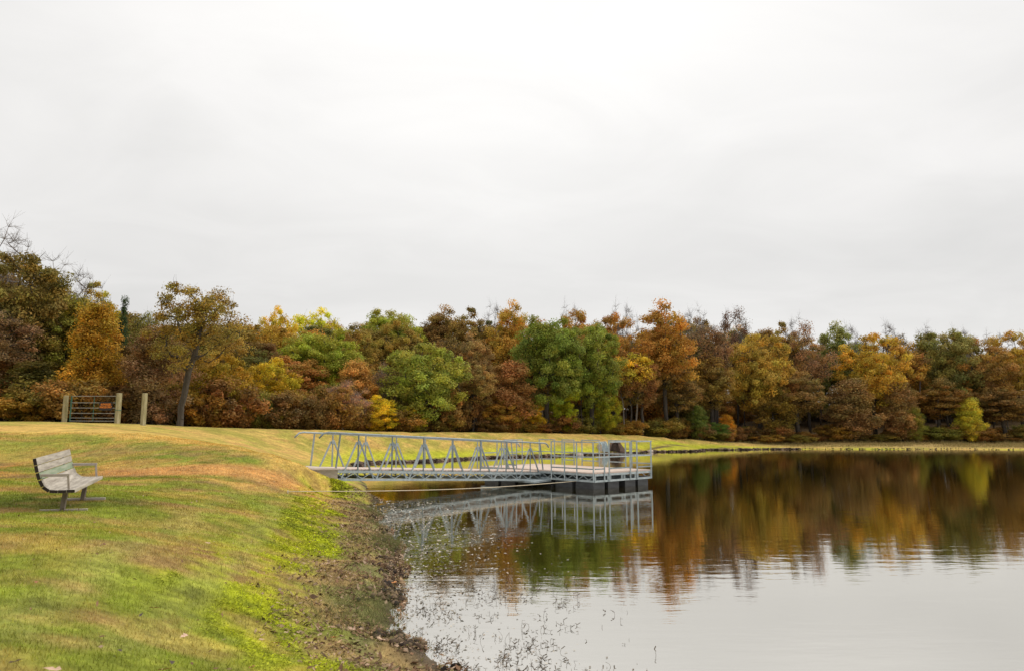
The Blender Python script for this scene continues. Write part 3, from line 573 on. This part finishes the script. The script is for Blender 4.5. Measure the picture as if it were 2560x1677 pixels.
# ------------------------------------------------------------------ bench
bx, by = -6.13+.0, 10.12; bl = at(173, 1270, .96); bx, by = bl[0], bl[1]
bench = empty('park_bench', (bx, by, gz(bx, by)+.02), label='weathered slatted park bench on the lawn facing the water', cat='bench'); bench.rotation_euler = (R(2.5), 0, R(19.2)); bench.scale = (.92, .92, .90)
def slat(x, z, ang, m, wd=.098, th=.045, L=1.80):
    r = Matrix.Rotation(R(ang), 3, 'Y'); o = box('slat', (x, 0, z), (wd, L, th), m, bench, r)
    # dark stained end grain, with slightly rounded look from a thin inset cap
    for q in (-1, 1): box('end_grain', (0, q*(L/2+.0015), 0), (wd-.004, .003, th-.004), woodend, o, r)
    return o
SL = [(-.262,.755,77,woodgrey),(-.238,.650,77,woodgrey),(-.209,.545,73,woodgreen),(-.168,.444,66,woodgrey),(-.105,.362,38,woodgrey),(-.008,.325,5,woodgrey),(.098,.322,180,woodgrey),(.206,.325,180,woodgrey)]
for x, z, a, m in SL: slat(x, z, a, m)
for q in (-1, 1):
    y = q*.60
    prof = [(-.295,.78),(-.262,.62),(-.225,.50),(-.185,.41),(-.12,.325),(-.02,.292),(.10,.290),(.22,.293)]
    tube('back_strap', [(x, y, z) for x, z in prof], .017, brownmetal, bench, 6)
    beam('leg', (.045, y, -.01), (.075, y, .30), .055, .085, brownmetal, bench)
    beam('foot_bar', (-.24, y, .012), (.37, y, .006), .05, .035, palemetal, bench)
    ye = q*.86
    ar = empty('armrest', (0, 0, 0)); ar.parent = bench
    beam('arm', (-.20, ye, .555), (.165, ye, .555), .045, .038, palemetal, ar); beam('arm_post', (.150, ye, .54), (.175, ye, .30), .026, .026, palemetal, ar)

# ------------------------------------------------------------------ gate, posts, sign
def wpost(px, top, base, D, wd, lab):
    b = at_d(px, base, D); z = gz(b[0], b[1]); ztop = at_d(px, top, D)[2]; 
    e = empty('wooden_post', (b[0], b[1], z), R(random.uniform(-25, -15)), label=lab, cat='post', group='square wooden posts on the rise')
    hh = ztop-z; r = wd/2; V = [(i*r, j*r, -.3) for i, j in ((-1,-1),(1,-1),(1,1),(-1,1))]+[(i*r, j*r, hh-.02) for i, j in ((-1,-1),(1,-1),(1,1),(-1,1))]+[(i*r*.86, j*r*.86, hh) for i, j in ((-1,-1),(1,-1),(1,1),(-1,1))]
    py_obj('timber', V, [(0,1,5,4),(1,2,6,5),(2,3,7,6),(3,0,4,7),(4,5,9,8),(5,6,10,9),(6,7,11,10),(7,4,8,11),(8,9,10,11)], postwood, e); return e
wpost(160, 988, 1058, 34, .165, 'wooden gate post left of the metal gate'); wp2 = wpost(293, 982, 1060, 33.5, .175, 'wooden gate post right of the metal gate')
wpost(357, 982, 1066, 32.5, .165, 'lone wooden post standing right of the gate')
strap = box('wire_band', (0, 0, .62), (.198, .198, .025), gatedark, wp2)
ga, gb = at_d(174, 1056, 34), at_d(287, 1058, 33.6); gt = empty('metal_gate', (ga[0], ga[1], gz(ga[0], ga[1])), label='six rail metal farm gate between two wooden posts', cat='gate')
gbase = Vector(gt.location); railz = [at_d(174, y, 34)[2]-gbase.z for y in (989.4, 1005.6, 1018.6, 1031.8, 1043.5, 1053.3)]
railz[-1] = max(railz[-1], .1); dv = Vector((gb[0]-ga[0], gb[1]-ga[1], -.02))
for z in railz: beam('gate_rail', Vector((0, 0, z)), dv+Vector((0, 0, z)), .034, .032, gatem, gt)
beam('gate_stile', (0,0,railz[-1]-.03), (0,0,railz[0]+.02), .05, .05, gatedark, gt); beam('gate_stile', dv+Vector((0,0,railz[-1]-.03)), dv+Vector((0,0,railz[0]+.02)), .05, .05, gatedark, gt)
beam('gate_brace', dv*.5+Vector((0,.03,railz[-1]-.02)), dv*.5+Vector((0,.03,railz[0]-.04)), .03, .02, gatedark, gt)
s0 = at_d(247.5, 1025, 33.6); s1 = at_d(281.5, 1003.5, 33.6); sg = empty('gate_sign', ((s0[0]+s1[0])/2, 33.60, (s0[2]+s1[2])/2), label='black sign with orange lettering hung on the metal gate', cat='sign')
sw, shh = s1[0]-s0[0], s1[2]-s0[2]; box('panel', (0, 0, 0), (sw, .012, shh), signblk, sg)
for txt, zz_, wdt in (('AUTHORIZED', .035, .80), ('VEHICLES ONLY', -.090, .95)):
    cu = bpy.data.curves.new('lettering', 'FONT'); cu.body = txt; cu.size = .13; cu.align_x = 'CENTER'; cu.extrude = .002; cu.offset = .0035
    t = bpy.data.objects.new('lettering', cu); COL.objects.link(t); bpy.context.view_layer.update(); wx = t.dimensions.x
    cu.materials.append(signorg); bpy.context.view_layer.update(); me_ = bpy.data.meshes.new_from_object(t); bpy.data.objects.remove(t); me_.name = 'lettering'; t = bpy.data.objects.new('lettering', me_); COL.objects.link(t)
    t.parent = sg; t.rotation_euler = (math.pi/2, 0, 0); t.location = (0, -.009, zz_); t.scale = (sw*wdt/max(wx, .01), 1, 1)

# ------------------------------------------------------------------ trees
def tree_mesh(key, H_=12.0, Wc=8.0, base=.25, nclump=90, leaves=22000, leaf=.15, cr=.85, trunk_r=.22, sparse=1.0, top_bias=0.0, twigs=0, lean=0.0, forks=1, shape='round', seed=1, flat=.7, barkm=None):
    g = np.random.default_rng(seed); cz0 = H_*base; ch = H_-cz0; cz = cz0+ch*.5; rx = Wc/2-cr*.5; rz = ch/2-cr*.4
    # clump centres: shell-biased, lumpy outline
    lob = g.normal(0, 1, (7, 3)); lob /= np.linalg.norm(lob, axis=1)[:, None]; lobs = g.uniform(-.3, .14, 7)
    cl = []
    while len(cl) < nclump:
        d = g.normal(0, 1, 3); d /= np.linalg.norm(d); r = g.random()**.42
        m = 1+sum(lobs[i]*max(0, d @ lob[i])**3 for i in range(7))
        if shape == 'cone': zq = g.random(); rr = (1-zq)*.95+.05; q = np.array([d[0]*rr*rx*r, d[1]*rr*rx*r, cz0+zq*ch*.97])
        elif shape == 'column': q = np.array([d[0]*rx*r*m, d[1]*rx*r*m, cz0+cr*.4+g.random()*(ch-cr)]); tp = (q[2]-cz0)/ch; q[:2] *= min(1, 1.5*math.sqrt(max(0, 1-tp)), .55+1.6*tp)
        else: q = np.array([d[0]*rx*r*m, d[1]*rx*r*m, cz+d[2]*rz*r*m])
        if q[2] < .4: continue
        if cl and min(np.linalg.norm(q-c_) for c_ in cl) < cr*.42: continue
        cl.append(q)
        if len(cl) % 500 == 0: break
    cl = np.array(cl)
    # trunk
    nodes = []; par = []
    tt = H_*(base+.52*(1-base)) if shape != 'cone' else H_*.95; ns = 9; wob = g.normal(0, .08, (ns+1, 2)).cumsum(0); wob -= wob[0]
    for i in range(ns+1): nodes.append(np.array([wob[i, 0]+lean*(i/ns)**1.3, wob[i, 1], -.3+(tt+.3)*i/ns])); par.append(i-1)
    tips = []
    start_ok = max(1, int(ns*base*.9))
    order = np.argsort(np.linalg.norm(cl-np.array([lean*.7, 0, cz*.8]), axis=1))
    for ci in order:
        p = cl[ci]; arr = np.array(nodes); dd = np.linalg.norm(arr-p, axis=1)+.9*np.maximum(0, arr[:, 2]-p[2]+.2)
        dd[:start_ok] += 50; j = int(np.argmin(dd)); a = nodes[j]; L_ = np.linalg.norm(p-a); k = max(1, int(L_/.7)); prev = j
        for q in range(1, k+1):
            t = q/k; pt = a+(p-a)*t; pt = pt+np.array([0, 0, -.12*L_*math.sin(math.pi*t)*.6]) + (g.normal(0, .09, 3) if q < k else 0)
            nodes.append(pt); par.append(prev); prev = len(nodes)-1
        tips.append(prev)
    cnt = np.zeros(len(nodes))
    for t in tips: cnt[t] += 1
    for i in range(len(nodes)-1, 0, -1): cnt[par[i]] += cnt[i]
    rad = .028*np.maximum(cnt, .6)**.5; rad *= trunk_r/max(rad[1], .01) if rad[1] > 0 else 1; rad = np.maximum(rad, .018)
    rad[0] = rad[1]*1.35
    V, Fc = [], []; off = 0
    def seg(a, b, ra, rb, n):
        nonlocal off
        d = b-a; L_ = np.linalg.norm(d)
        if L_ < 1e-4: return
        d = d/L_; u = np.array([0, 0, 1.]) if abs(d[2]) < .9 else np.array([1., 0, 0]); s = np.cross(d, u); s /= np.linalg.norm(s); u = np.cross(s, d)
        an = np.arange(n)*2*np.pi/n; ring = np.cos(an)[:, None]*s+np.sin(an)[:, None]*u
        V.append(a+ring*ra); V.append(b+ring*rb)
        for k in range(n): Fc.append((off+k, off+(k+1) % n, off+n+(k+1) % n, off+n+k))
        off += 2*n
    for i in range(1, len(nodes)): seg(nodes[par[i]], nodes[i], rad[par[i]] if par[i] < ns or cnt[par[i]] < cnt[i]*1.6 else rad[i]*1.15, rad[i], 7 if rad[i] > .08 else 4)
    for t in tips:
        for q in range(2+twigs):
            d = g.normal(0, 1, 3); d[2] = abs(d[2])*.9+.1; d /= np.linalg.norm(d); L_ = cr*g.uniform(.5, 1.25); m = nodes[t]+d*L_*.5; e = nodes[t]+d*L_+g.normal(0, .12, 3)
            seg(nodes[t], m, .013, .009, 3); seg(m, e, .009, .004, 3)
            if twigs > 4:
                for z in range(2): e2 = m+d*L_*.3+g.normal(0, .25, 3); seg(m, e2, .007, .003, 3)
    wood = np_mesh(key+'_wood', np.concatenate(V), np.array(Fc), barkm or bark, link=False, smooth=True)
    crown = None
    if leaves:
        leaves = int(leaves*1.35); leaf *= .86
        per = leaves//len(cl); cidx = np.repeat(np.arange(len(cl)), per); n = len(cidx)
        crs = cr*g.uniform(.5, 1.35, len(cl))[cidx]; d = g.normal(0, 1, (n, 3)); d /= np.linalg.norm(d, axis=1)[:, None]; r = g.random(n)**.55
        d2 = d*r[:, None]*crs[:, None]; d2[:, 2] *= flat; ctr = cl[cidx]+d2+g.normal(0, .06, (n, 3)); ctr[:, 2] = np.maximum(ctr[:, 2], .05)
        nm = d*.8+np.array([0, 0, .45])+g.normal(0, .55, (n, 3)); nm /= np.linalg.norm(nm, axis=1)[:, None]
        rv = g.normal(0, 1, (n, 3)); u = np.cross(nm, rv); u /= np.linalg.norm(u, axis=1)[:, None]; v = np.cross(nm, u); s = leaf*g.uniform(.5, 1.2, (n, 1))/2
        VV = np.empty((n, 4, 3)); VV[:, 0] = ctr-u*s*1.35; VV[:, 1] = ctr-v*s*.8+nm*s*.2; VV[:, 2] = ctr+u*s*1.35; VV[:, 3] = ctr+v*s*.8+nm*s*.2
        ct = g.uniform(.72, 1.34, (len(cl), 1))*np.stack([g.uniform(.86, 1.16, len(cl)), np.ones(len(cl)), g.uniform(.8, 1.2, len(cl))], 1)
        tn = ct[cidx]*g.uniform(.68, 1.35, (n, 1))*np.stack([g.uniform(.88, 1.14, n), np.ones(n), np.ones(n)], 1)
        crown = np_mesh(key+'_crown', VV.reshape(-1, 3), np.arange(4*n).reshape(-1, 4), leafm, col=np.repeat(tn, 4, 0), link=False)
    return dict(wood=wood, crown=crown, H=H_, W=Wc)
PR = {
 'oak':   [tree_mesh('oak', 12, 9, .20, 150, 24000, .20, .78, .26, seed=s, flat=.62) for s in (1, 2)],
 'tall':  [tree_mesh('tall', 13, 6.5, .30, 125, 19000, .19, .72, .20, seed=s, flat=.7) for s in (3, 4, 5)],
 'full':  [tree_mesh('full', 9, 9, .04, 190, 28000, .19, .72, .20, seed=s, flat=.65) for s in (6, 7)],
 'column':[tree_mesh('column', 11, 6.0, .05, 130, 23000, .18, .80, .16, seed=s, shape='column', flat=.92) for s in (8, 9, 28, 29)],
 'thin':  [tree_mesh('thin', 12, 7, .30, 90, 8000, .17, .85, .18, twigs=5, seed=s) for s in (10, 11)],
 'bare':  [tree_mesh('bare', 12, 7, .30, 95, 0, .1, .9, .17, twigs=7, seed=12, barkm=twigm)],
 'twiggy':[tree_mesh('twiggy', 7, 6, .14, 85, 9000, .095, .7, .12, twigs=8, seed=13, barkm=twigm)],
 'cedar': [tree_mesh('cedar', 9, 3.4, .06, 80, 14000, .12, .6, .12, seed=14, shape='cone')],
 'shrub': [tree_mesh('shrub', 3, 3.6, .02, 60, 9000, .14, .42, .05, seed=s, flat=.8) for s in (15, 16, 17)],
 'lean':  [tree_mesh('leaning', 10, 4.5, .42, 60, 8000, .18, .62, .09, seed=18, lean=.6, barkm=bark_pale)],
 'pole':  [tree_mesh('pole', 9, 3.6, .55, 30, 2600, .15, .55, .085, seed=31, barkm=bark_pale, lean=.25), tree_mesh('pole_grey', 9, 3.6, .5, 34, 3000, .15, .55, .10, seed=37, barkm=bark, lean=-.35)],
 'big':   [tree_mesh('big', 12, 9.5, .14, 210, 42000, .19, .80, .30, seed=s, flat=.62) for s in (19, 20)],
}
def place(kind, name, cat, px, top, wpx, D, colr, label, group, var=None, base=None, hide_trunk=False):
    if px > 1740: D = float(np.interp(px, CRX, CRD))+1.0+max(0, D-74)*.8
    elif px > 600: D = max(D, float(np.interp(px, CRX, CRD))+4.0)
    pr = PR[kind][var if var is not None else random.randrange(len(PR[kind]))]
    tp = at_d(px, top, D); x, y = tp[0], tp[1]; zb = gz(x, y) if base is None else base
    hh = max(tp[2]-zb, .4); wd = wpx*math.hypot(1, 0)*D/F
    e = empty(name, (x, y, zb), random.uniform(0, 6.28), label=label, cat=cat, group=group); e.scale = (wd/pr['W'], wd/pr['W'], hh/pr['H'])
    o = bpy.data.objects.new('trunk', pr['wood']); COL.objects.link(o); o.parent = e
    if pr['crown']:
        c = bpy.data.objects.new('crown', pr['crown']); COL.objects.link(c); c.parent = e; c.color = (*leafc(colr), 1)
    return e
LG = 1.72
def leafc(c):
    q = c[1]/c[0]; sat = .80 if q > .66 else .70; c = lin(c); L_ = .3*c[0]+.6*c[1]+.1*c[2]
    k = (1.22, 1.0, .70) if q > 1.03 else (1.05, .93, .72) if q > .70 else (.96, 1.16, .76)
    return tuple(min(.7, LG*L_*w_*(max(v, .004)/L_)**sat) for v, w_ in zip(c, k))
G1, G2, G3 = 'trees behind the gate and lawn', 'trees behind the dam', 'trees beyond the far meadow'
T = [
 # left woods
 ('big','oak_tree',30,600,330,43,(112,102,50),'huge dark olive tree at the far left edge, above everything near it',G1),
 ('bare','bare_tree',50,562,230,47,None,'tall leafless tree poking above the dark tree at far left',G1),
 ('bare','bare_tree',200,655,170,46,None,'leafless treetop between the dark left tree and the orange tree',G1),
 ('thin','tree',-20,760,240,40,(122,96,70),'brown-grey thinning tree cut by the left edge',G1),
 ('tall','tree',175,715,180,45,(105,112,44),'olive green tree just right of the huge dark left tree',G1),
 ('tall','tree',228,700,150,48,(150,140,40),'yellow-green treetop behind the orange-brown tree',G1),
 ('column','maple_tree',245,755,185,40,(160,106,34),'orange-brown full tree rising right behind the metal gate',G1),
 ('cedar','cedar_tree',313,735,62,44,(38,62,34),'dark narrow evergreen between the orange tree and the tall lone oak',G1),
 ('thin','tree',365,762,130,48,(104,108,50),'thin olive tree left of the tall lone oak',G1),
 ('column','maple_tree',395,815,185,40.5,(126,84,64),'purplish red-brown tree behind the lone wooden post',G1),
 ('column','tree',310,860,130,43,(92,62,28),'dark brown tree between the orange and the red-brown tree',G1),
 ('column','tree',90,900,200,40,(84,82,34),'dark green-brown tree left behind the gate',G1),
 ('thin','tree',560,800,200,48,(124,108,44),'olive tree filling in right of the lone oak trunk',G1),
 ('full','tree',555,865,210,45,(138,116,32),'mustard olive bushy tree at the right foot of the lone oak',G1),
 ('column','tree',20,880,170,42,(104,74,34),'rusty dark tree at the left edge beneath the huge tree',G1),
 # behind the dam, left half
 ('oak','tree',650,800,190,66,(146,118,38),'olive-gold tree on the skyline right of the lone oak',G2),
 ('full','maple_tree',692,762,125,76,(206,150,36),'bright yellow treetop, smaller one right of the lone oak',G2),
 ('full','maple_tree',800,766,190,80,(232,146,30),'golden yellow crown topping the green tree',G2),
 ('full','maple_tree',735,796,90,72,(218,132,34),'small orange crown left of the golden yellow crown',G2),
 ('big','tree',812,800,240,60,(112,130,40),'broad mid green tree beneath the golden yellow crown',G2),
 ('oak','tree',735,880,210,57,(150,110,52),'tan-brown rounded tree behind the mustard one',G2),
 ('full','oak_tree',690,890,200,50,(150,134,26),'mustard green spreading tree with dark limbs at dam foot',G2),
 ('full','tree',600,940,130,48,(136,108,30),'low mustard tree left of the mustard spreading tree',G2),
 ('oak','tree',900,815,130,70,(128,112,42),'olive tree between the golden crown and the skyline green trees',G2),
 ('big','tree',985,752,200,80,(118,134,48),'pale green broad tree on the skyline left of centre',G2),
 ('oak','tree',1000,800,150,74,(134,118,50),'olive brown tree just beneath the pale green skyline tree',G2),
 ('column','tree',895,900,130,56,(178,108,52),'orange rust tree behind the pinkish twiggy tree',G2),
 ('twiggy','tree',862,945,150,50,(158,118,96),'pinkish grey twiggy tree in front of the orange rust tree',G2),
 ('twiggy','tree',960,900,120,58,(136,116,88),'grey twiggy tree at the left shoulder of the big green tree',G2),
 ('full','maple_tree',940,985,150,50,(204,136,26),'low golden orange tree at the dam foot left of the green tree',G2),
 ('full','maple_tree',1030,1010,90,51,(214,140,24),'small golden bush tree under the left of the green tree',G2),
 ('full','tree',1075,842,260,56,(112,128,50),'big rounded green tree standing alone in front at left centre',G2),
 ('tall','tree',1110,768,150,82,(124,102,52),'brown-olive skyline tree right of the pale green one',G2),
 ('tall','tree',1180,764,140,80,(120,104,50),'olive skyline tree with gaps at centre left',G2),
 ('tall','tree',1278,755,130,76,(156,128,48),'mustard skyline tree directly left of the two dark green trees',G2),
 ('tall','tree',1190,832,110,66,(140,92,58),'reddish brown tree in the middle, below the skyline',G2),
 ('column','tree',1275,900,170,58,(136,98,54),'brown full tree left of the dark green pair',G2),
 ('tall','tree',1185,900,120,56,(128,108,60),'grey-brown tree right of the big rounded green tree',G2),
 ('full','tree',1250,985,130,54,(160,100,36),'low rusty tree at the dam foot, left of green pair trunk',G2),
 ('full','tree',1330,1000,80,54,(190,130,26),'small yellow-orange bush tree below the dark green pair',G2),
 ('big','oak_tree',1365,768,215,62,(96,118,46),'tallest of the dark green pair, left one, trunk visible',G2),
 ('big','oak_tree',1475,790,190,61,(98,117,42),'right one of the dark green pair behind the dock',G2),
 ('full','tree',1405,965,115,55,(122,140,26),'low lime green tree beneath the dark green pair, left',G2),
 ('full','tree',1500,960,110,56,(116,128,28),'low lime green tree beneath the dark green pair, right',G2),
 ('oak','tree',1440,765,130,80,(170,104,46),'orange-brown skyline crown behind the dark green pair',G2),
 ('oak','tree',1530,778,140,76,(170,98,44),'rust orange skyline tree right of the dark green pair',G2),
 ('lean','aspen_tree',1585,862,110,60,(196,152,42),'slender yellow tree with pale leaning trunk right of the green pair',G2),
 ('tall','oak_tree',1660,754,175,70,(150,112,44),'tallest gold-brown oak on the skyline right of centre',G2),
 ('tall','tree',1600,880,120,66,(126,90,50),'rust brown tree behind the slender yellow tree',G2),
 ('tall','tree',1690,900,140,70,(124,86,50),'red-brown tree at the foot of the tallest gold-brown oak',G2),
 # beyond the meadow
 ('thin','tree',1775,790,160,80,(132,82,62),'purplish thinning tree right of the gold-brown oak',G3),
 ('thin','tree',1835,768,110,86,(110,66,60),'dark maroon treetop on the skyline, right of purplish tree',G3),
 ('tall','tree',1770,880,140,78,(120,100,44),'olive-brown tree under the purplish thinning tree',G3),
 ('big','oak_tree',1890,812,185,78,(152,132,52),'mustard olive broad tree left of the grey-brown ones',G3),
 ('tall','tree',1955,800,120,86,(132,114,52),'olive skyline tree behind the mustard broad tree',G3),
 ('thin','tree',2010,806,150,82,(130,100,70),'grey-brown thinning tree in the right woods',G3),
 ('tall','tree',2085,803,120,87,(96,112,58),'grey green treetop standing out in the right woods',G3),
 ('oak','maple_tree',2170,830,190,80,(176,116,34),'orange tree with open branches in the right woods',G3),
 ('tall','tree',2250,835,130,84,(166,112,52),'tan-orange tree right of the orange open one',G3),
 ('thin','tree',2235,820,110,90,(110,76,60),'maroon thin treetop behind the tan-orange tree',G3),
 ('big','tree',2350,806,190,84,(112,112,56),'dull green broad tree in the right woods',G3),
 ('oak','tree',2445,842,180,82,(138,108,54),'tan-brown tree right of the dull green broad one',G3),
 ('oak','tree',2535,824,170,83,(160,112,48),'orange-brown tree at the right edge',G3),
 ('column','maple_tree',2125,945,165,76,(142,92,58),'low russet rounded tree, left of the russet pair',G3),
 ('column','maple_tree',2245,950,125,76,(146,92,56),'low russet rounded tree, right of the russet pair',G3),
 ('column','maple_tree',2420,993,85,75.5,(222,142,38),'small bright yellow tree low in the right woods',G3),
 ('tall','tree',1990,930,150,77,(126,88,52),'red-brown tree left of the russet pair',G3),
 ('column','tree',1930,960,120,76.5,(112,96,36),'low olive brown tree under the mustard broad tree',G3),
 ('tall','tree',2340,950,140,78,(120,92,42),'dark tan tree left of the small yellow one',G3),
 ('tall','tree',2500,960,150,77,(122,82,48),'dull brown tree right of the small yellow one',G3),
 ('full','shrub',1788,1052,85,72,(66,96,34),'dark green round shrub at the left end of the meadow',G3),
 ('column','tree',1745,1012,60,74,(82,104,44),'small green tree left of the dark round shrub',G3),
 ('column','tree',1815,1035,50,75,(176,128,36),'small yellow bush behind the dark round shrub',G3),
 ('column','tree',2280,1015,60,75,(120,122,44),'small yellow-green tree between russet tree and yellow tree',G3),

 ('pole','tree',1970,930,75,77,(150,110,60),'slender pale bare trunk with wispy top standing left of the russet pair',G3),
 ('pole','tree',1955,960,60,76,(140,110,60),'thinner grey trunk close left of the slender pale trunk',G3),
 ('pole','tree',1905,985,60,77,(130,110,60),'short pale trunk below the mustard broad tree',G3),
 ('pole','tree',1560,930,70,62,(130,96,50),'pale crooked trunk between the dark green pair and slender yellow tree',G2),
]
NM = {'shrub': 'shrub'}
for i, (k, nm, px, top, wp, D, cl_, lab, grp) in enumerate(T):
    place(k, nm, 'shrub' if nm == 'shrub' else 'tree', px, top, wp, D, cl_ or (120,100,80), lab, grp)
# the lone oak: own crooked trunk and open crown
lo = tree_mesh('lone_oak', 12, 8, .30, 120, 13500, .16, .80, .23, seed=33, flat=.6, lean=.5)
tp = at_d(520, 678, 38); bb = at_d(448, 1062, 38); e = empty('oak_tree', (bb[0], 38, gz(bb[0], 38)-.05), 0, label='tall lone oak with dark crooked trunk and open crown against the sky', cat='tree', group=G1)
hh = tp[2]-gz(bb[0], 38); e.scale = (250*38/F/8, .8, hh/12)
def shear(me, k):
    co_ = np.empty(len(me.vertices)*3, dtype=np.float32); me.vertices.foreach_get('co', co_); co_ = co_.reshape(-1, 3); co_[:, 0] += k*np.clip(co_[:, 2]-1.5, 0, 8)**1.1/8; me.vertices.foreach_set('co', co_.ravel())
shear(lo['wood'], 1.2); shear(lo['crown'], 1.2)
o = bpy.data.objects.new('trunk', lo['wood']); COL.objects.link(o); o.parent = e
o = bpy.data.objects.new('crown', lo['crown']); COL.objects.link(o); o.parent = e; o.color = (*leafc((120,106,46)), 1)
LAND = [(-200,'at the far left edge of the picture'),(100,'left of the metal gate'),(165,'directly behind the metal gate'),(300,'between the gate and the lone post'),(362,'just right of the lone post'),(440,'left of the lone oak trunk'),(470,'right of the lone oak trunk'),(620,'under the mustard spreading tree'),(760,'behind the landward end of the gangway'),
  (850,'beneath the pinkish twiggy tree'),(920,'beneath the low golden orange tree'),(1020,'left under the big rounded green tree'),(1110,'right under the big rounded green tree'),(1200,'behind the outer end of the gangway'),(1290,'left of the trunk of the dark green pair'),(1380,'under the dark green pair'),(1460,'behind the left half of the dock'),(1560,'behind the right end of the dock'),
  (1620,'at the foot of the tallest gold-brown oak'),(1700,'where the dam meets the woods'),(1830,'right of the dark round shrub'),(1920,'under the mustard broad tree across the water'),(2020,'left of the russet pair across the water'),(2110,'under the left russet tree'),(2200,'between the two russet trees'),(2260,'under the right russet tree'),(2340,'left of the small bright yellow tree'),(2430,'right of the small bright yellow tree'),(2520,'at the right edge of the picture'),(2580,'just beyond the right edge')]
used = set()
def unique(make, combos):
    random.shuffle(combos)
    for cmb_ in combos:
        if make(cmb_) not in used: break
    used.add(make(cmb_)); return cmb_, make(cmb_)
# woodland behind and between
PALB = [((124,94,44),'tan-brown'),((112,102,46),'olive-brown'),((136,100,42),'gold-brown'),((106,82,46),'dark brown'),((98,100,44),'olive'),((146,114,42),'mustard'),((124,84,48),'rust-brown'),((90,92,42),'dull green')]
def base_line(px): return np.interp(px, [-300,0,400,700,1000,1400,1700,1900,2560,2900], [46,46,49,60,70,78,86,92,92,92])
def sky_line(px): return np.interp(px, [-300,0,130,260,340,430,600,700,900,1000,1300,1700,1850,2000,2200,2560,2900], [640,640,700,760,800,810,800,800,790,790,790,790,800,825,845,840,850])
random.seed(21)
for row, (dd, tl, n) in enumerate(((3, 26, 28), (9, 4, 30), (15, -6, 30), (24, 6, 24), (8, 150, 34), (17, 125, 34))):
    for i in range(n):
        px = -260+(i+random.uniform(.1, .9))*3080/n; D = base_line(px)+dd+random.uniform(-1, 2); top = sky_line(px)+tl+random.uniform(0, 36)
        where = [l for x, l in LAND if x <= px][-1] if px > -200 else LAND[0][1]; ((c_, cn), sz_), lab_ = unique(lambda q: f'{q[1]} {q[0][1]} tree in the woods {where}', [(a_, b_) for a_ in PALB for b_ in (('bushy', 'low') if row > 3 else ('tall', 'half-hidden'))]); wp = random.uniform(6, 9)*F/D
        place(random.choice(['column','full','full'] if row > 3 else ['tall','oak','column','tall','oak'] if row else ['tall','oak','column','thin','full']), 'tree', 'tree', px, top, wp, D, c_, lab_, 'inner woodland trees')
for i, (px, top) in enumerate(((1235,752),(1430,755),(1560,752),(1725,765),(1745,790),(1840,772),(1985,790),(2120,806),(2215,800),(2320,812),(2400,815),(2490,826))):
    D = float(base_line(px))+6; lab_ = unique(lambda q: f'{q} bare twigs rising above the skyline, {[l for x, l in LAND if x <= px][-1]}', ['grey', 'fine', 'sparse'])[1]
    place('bare', 'bare_tree', 'tree', px, top, 95, D, (120,100,80), lab_, 'leafless treetops along the skyline')
for i in range(15):
    px = 1160+(i+random.random())*1420/15; D = 76.5 if px > 1740 else float(np.interp(px, CRX, CRD))+1
    lab_ = unique(lambda q: f'{q} slender trunk at the wood edge, {[l for x, l in LAND if x <= px][-1]}', ['straight', 'leaning', 'wispy', 'short', 'thin grey', 'lone'])[1]
    place('pole', 'tree', 'tree', px, random.uniform(860, 960), random.uniform(50, 80), D+random.uniform(0, 6), random.choice([(130,100,56),(112,100,52),(140,112,60)]), lab_, 'slender trunks at the edge of the woods', var=random.choice([0, 1, 1, 1]))
# low edge growth
def edge_line(px): return float(np.interp(px, CRX, CRD))+(4.5 if px < 600 else 3.2 if px < 1740 else -6.5)
PALS = [((128,96,44),'brown'),((118,106,44),'olive'),((134,106,50),'tan'),((108,84,46),'dark brown'),((98,104,42),'dull green'),((140,110,42),'ochre'),((120,86,46),'rusty')]
for i in range(110):
    px = -120+(i+random.random())*2800/110; D = edge_line(px)+random.uniform(0, 5); hpx = (random.uniform(1.8, 4.4) if px < 1200 else random.uniform(1.0, 2.9))*F/D
    zb_ = at_d(px, 1070, D); g_ = gz(zb_[0], D); top = 1072-(g_-H)*F/D-hpx*.93; tall_ = 'tall' if hpx > 3.3*F/D else 'low'
    if 395 < px < 500 and D < 43: continue
    where = [l for x, l in LAND if x <= px][-1]
    ((c_, cn), _q), lab_ = unique(lambda q: f'{tall_} {q[1]}{q[0][1]} shrub {where}', [(a_, b_) for a_ in PALS for b_ in ('', 'broad ')])
    place('shrub', 'shrub', 'shrub', px, top, (random.uniform(3.8, 5) if _q else random.uniform(2.6, 3.8))*F/D, D, c_, lab_, 'undergrowth shrubs at the foot of the woods')
print('objects', len(bpy.data.objects), 'tris', sum(len(m.polygons)*2 for m in bpy.data.meshes))
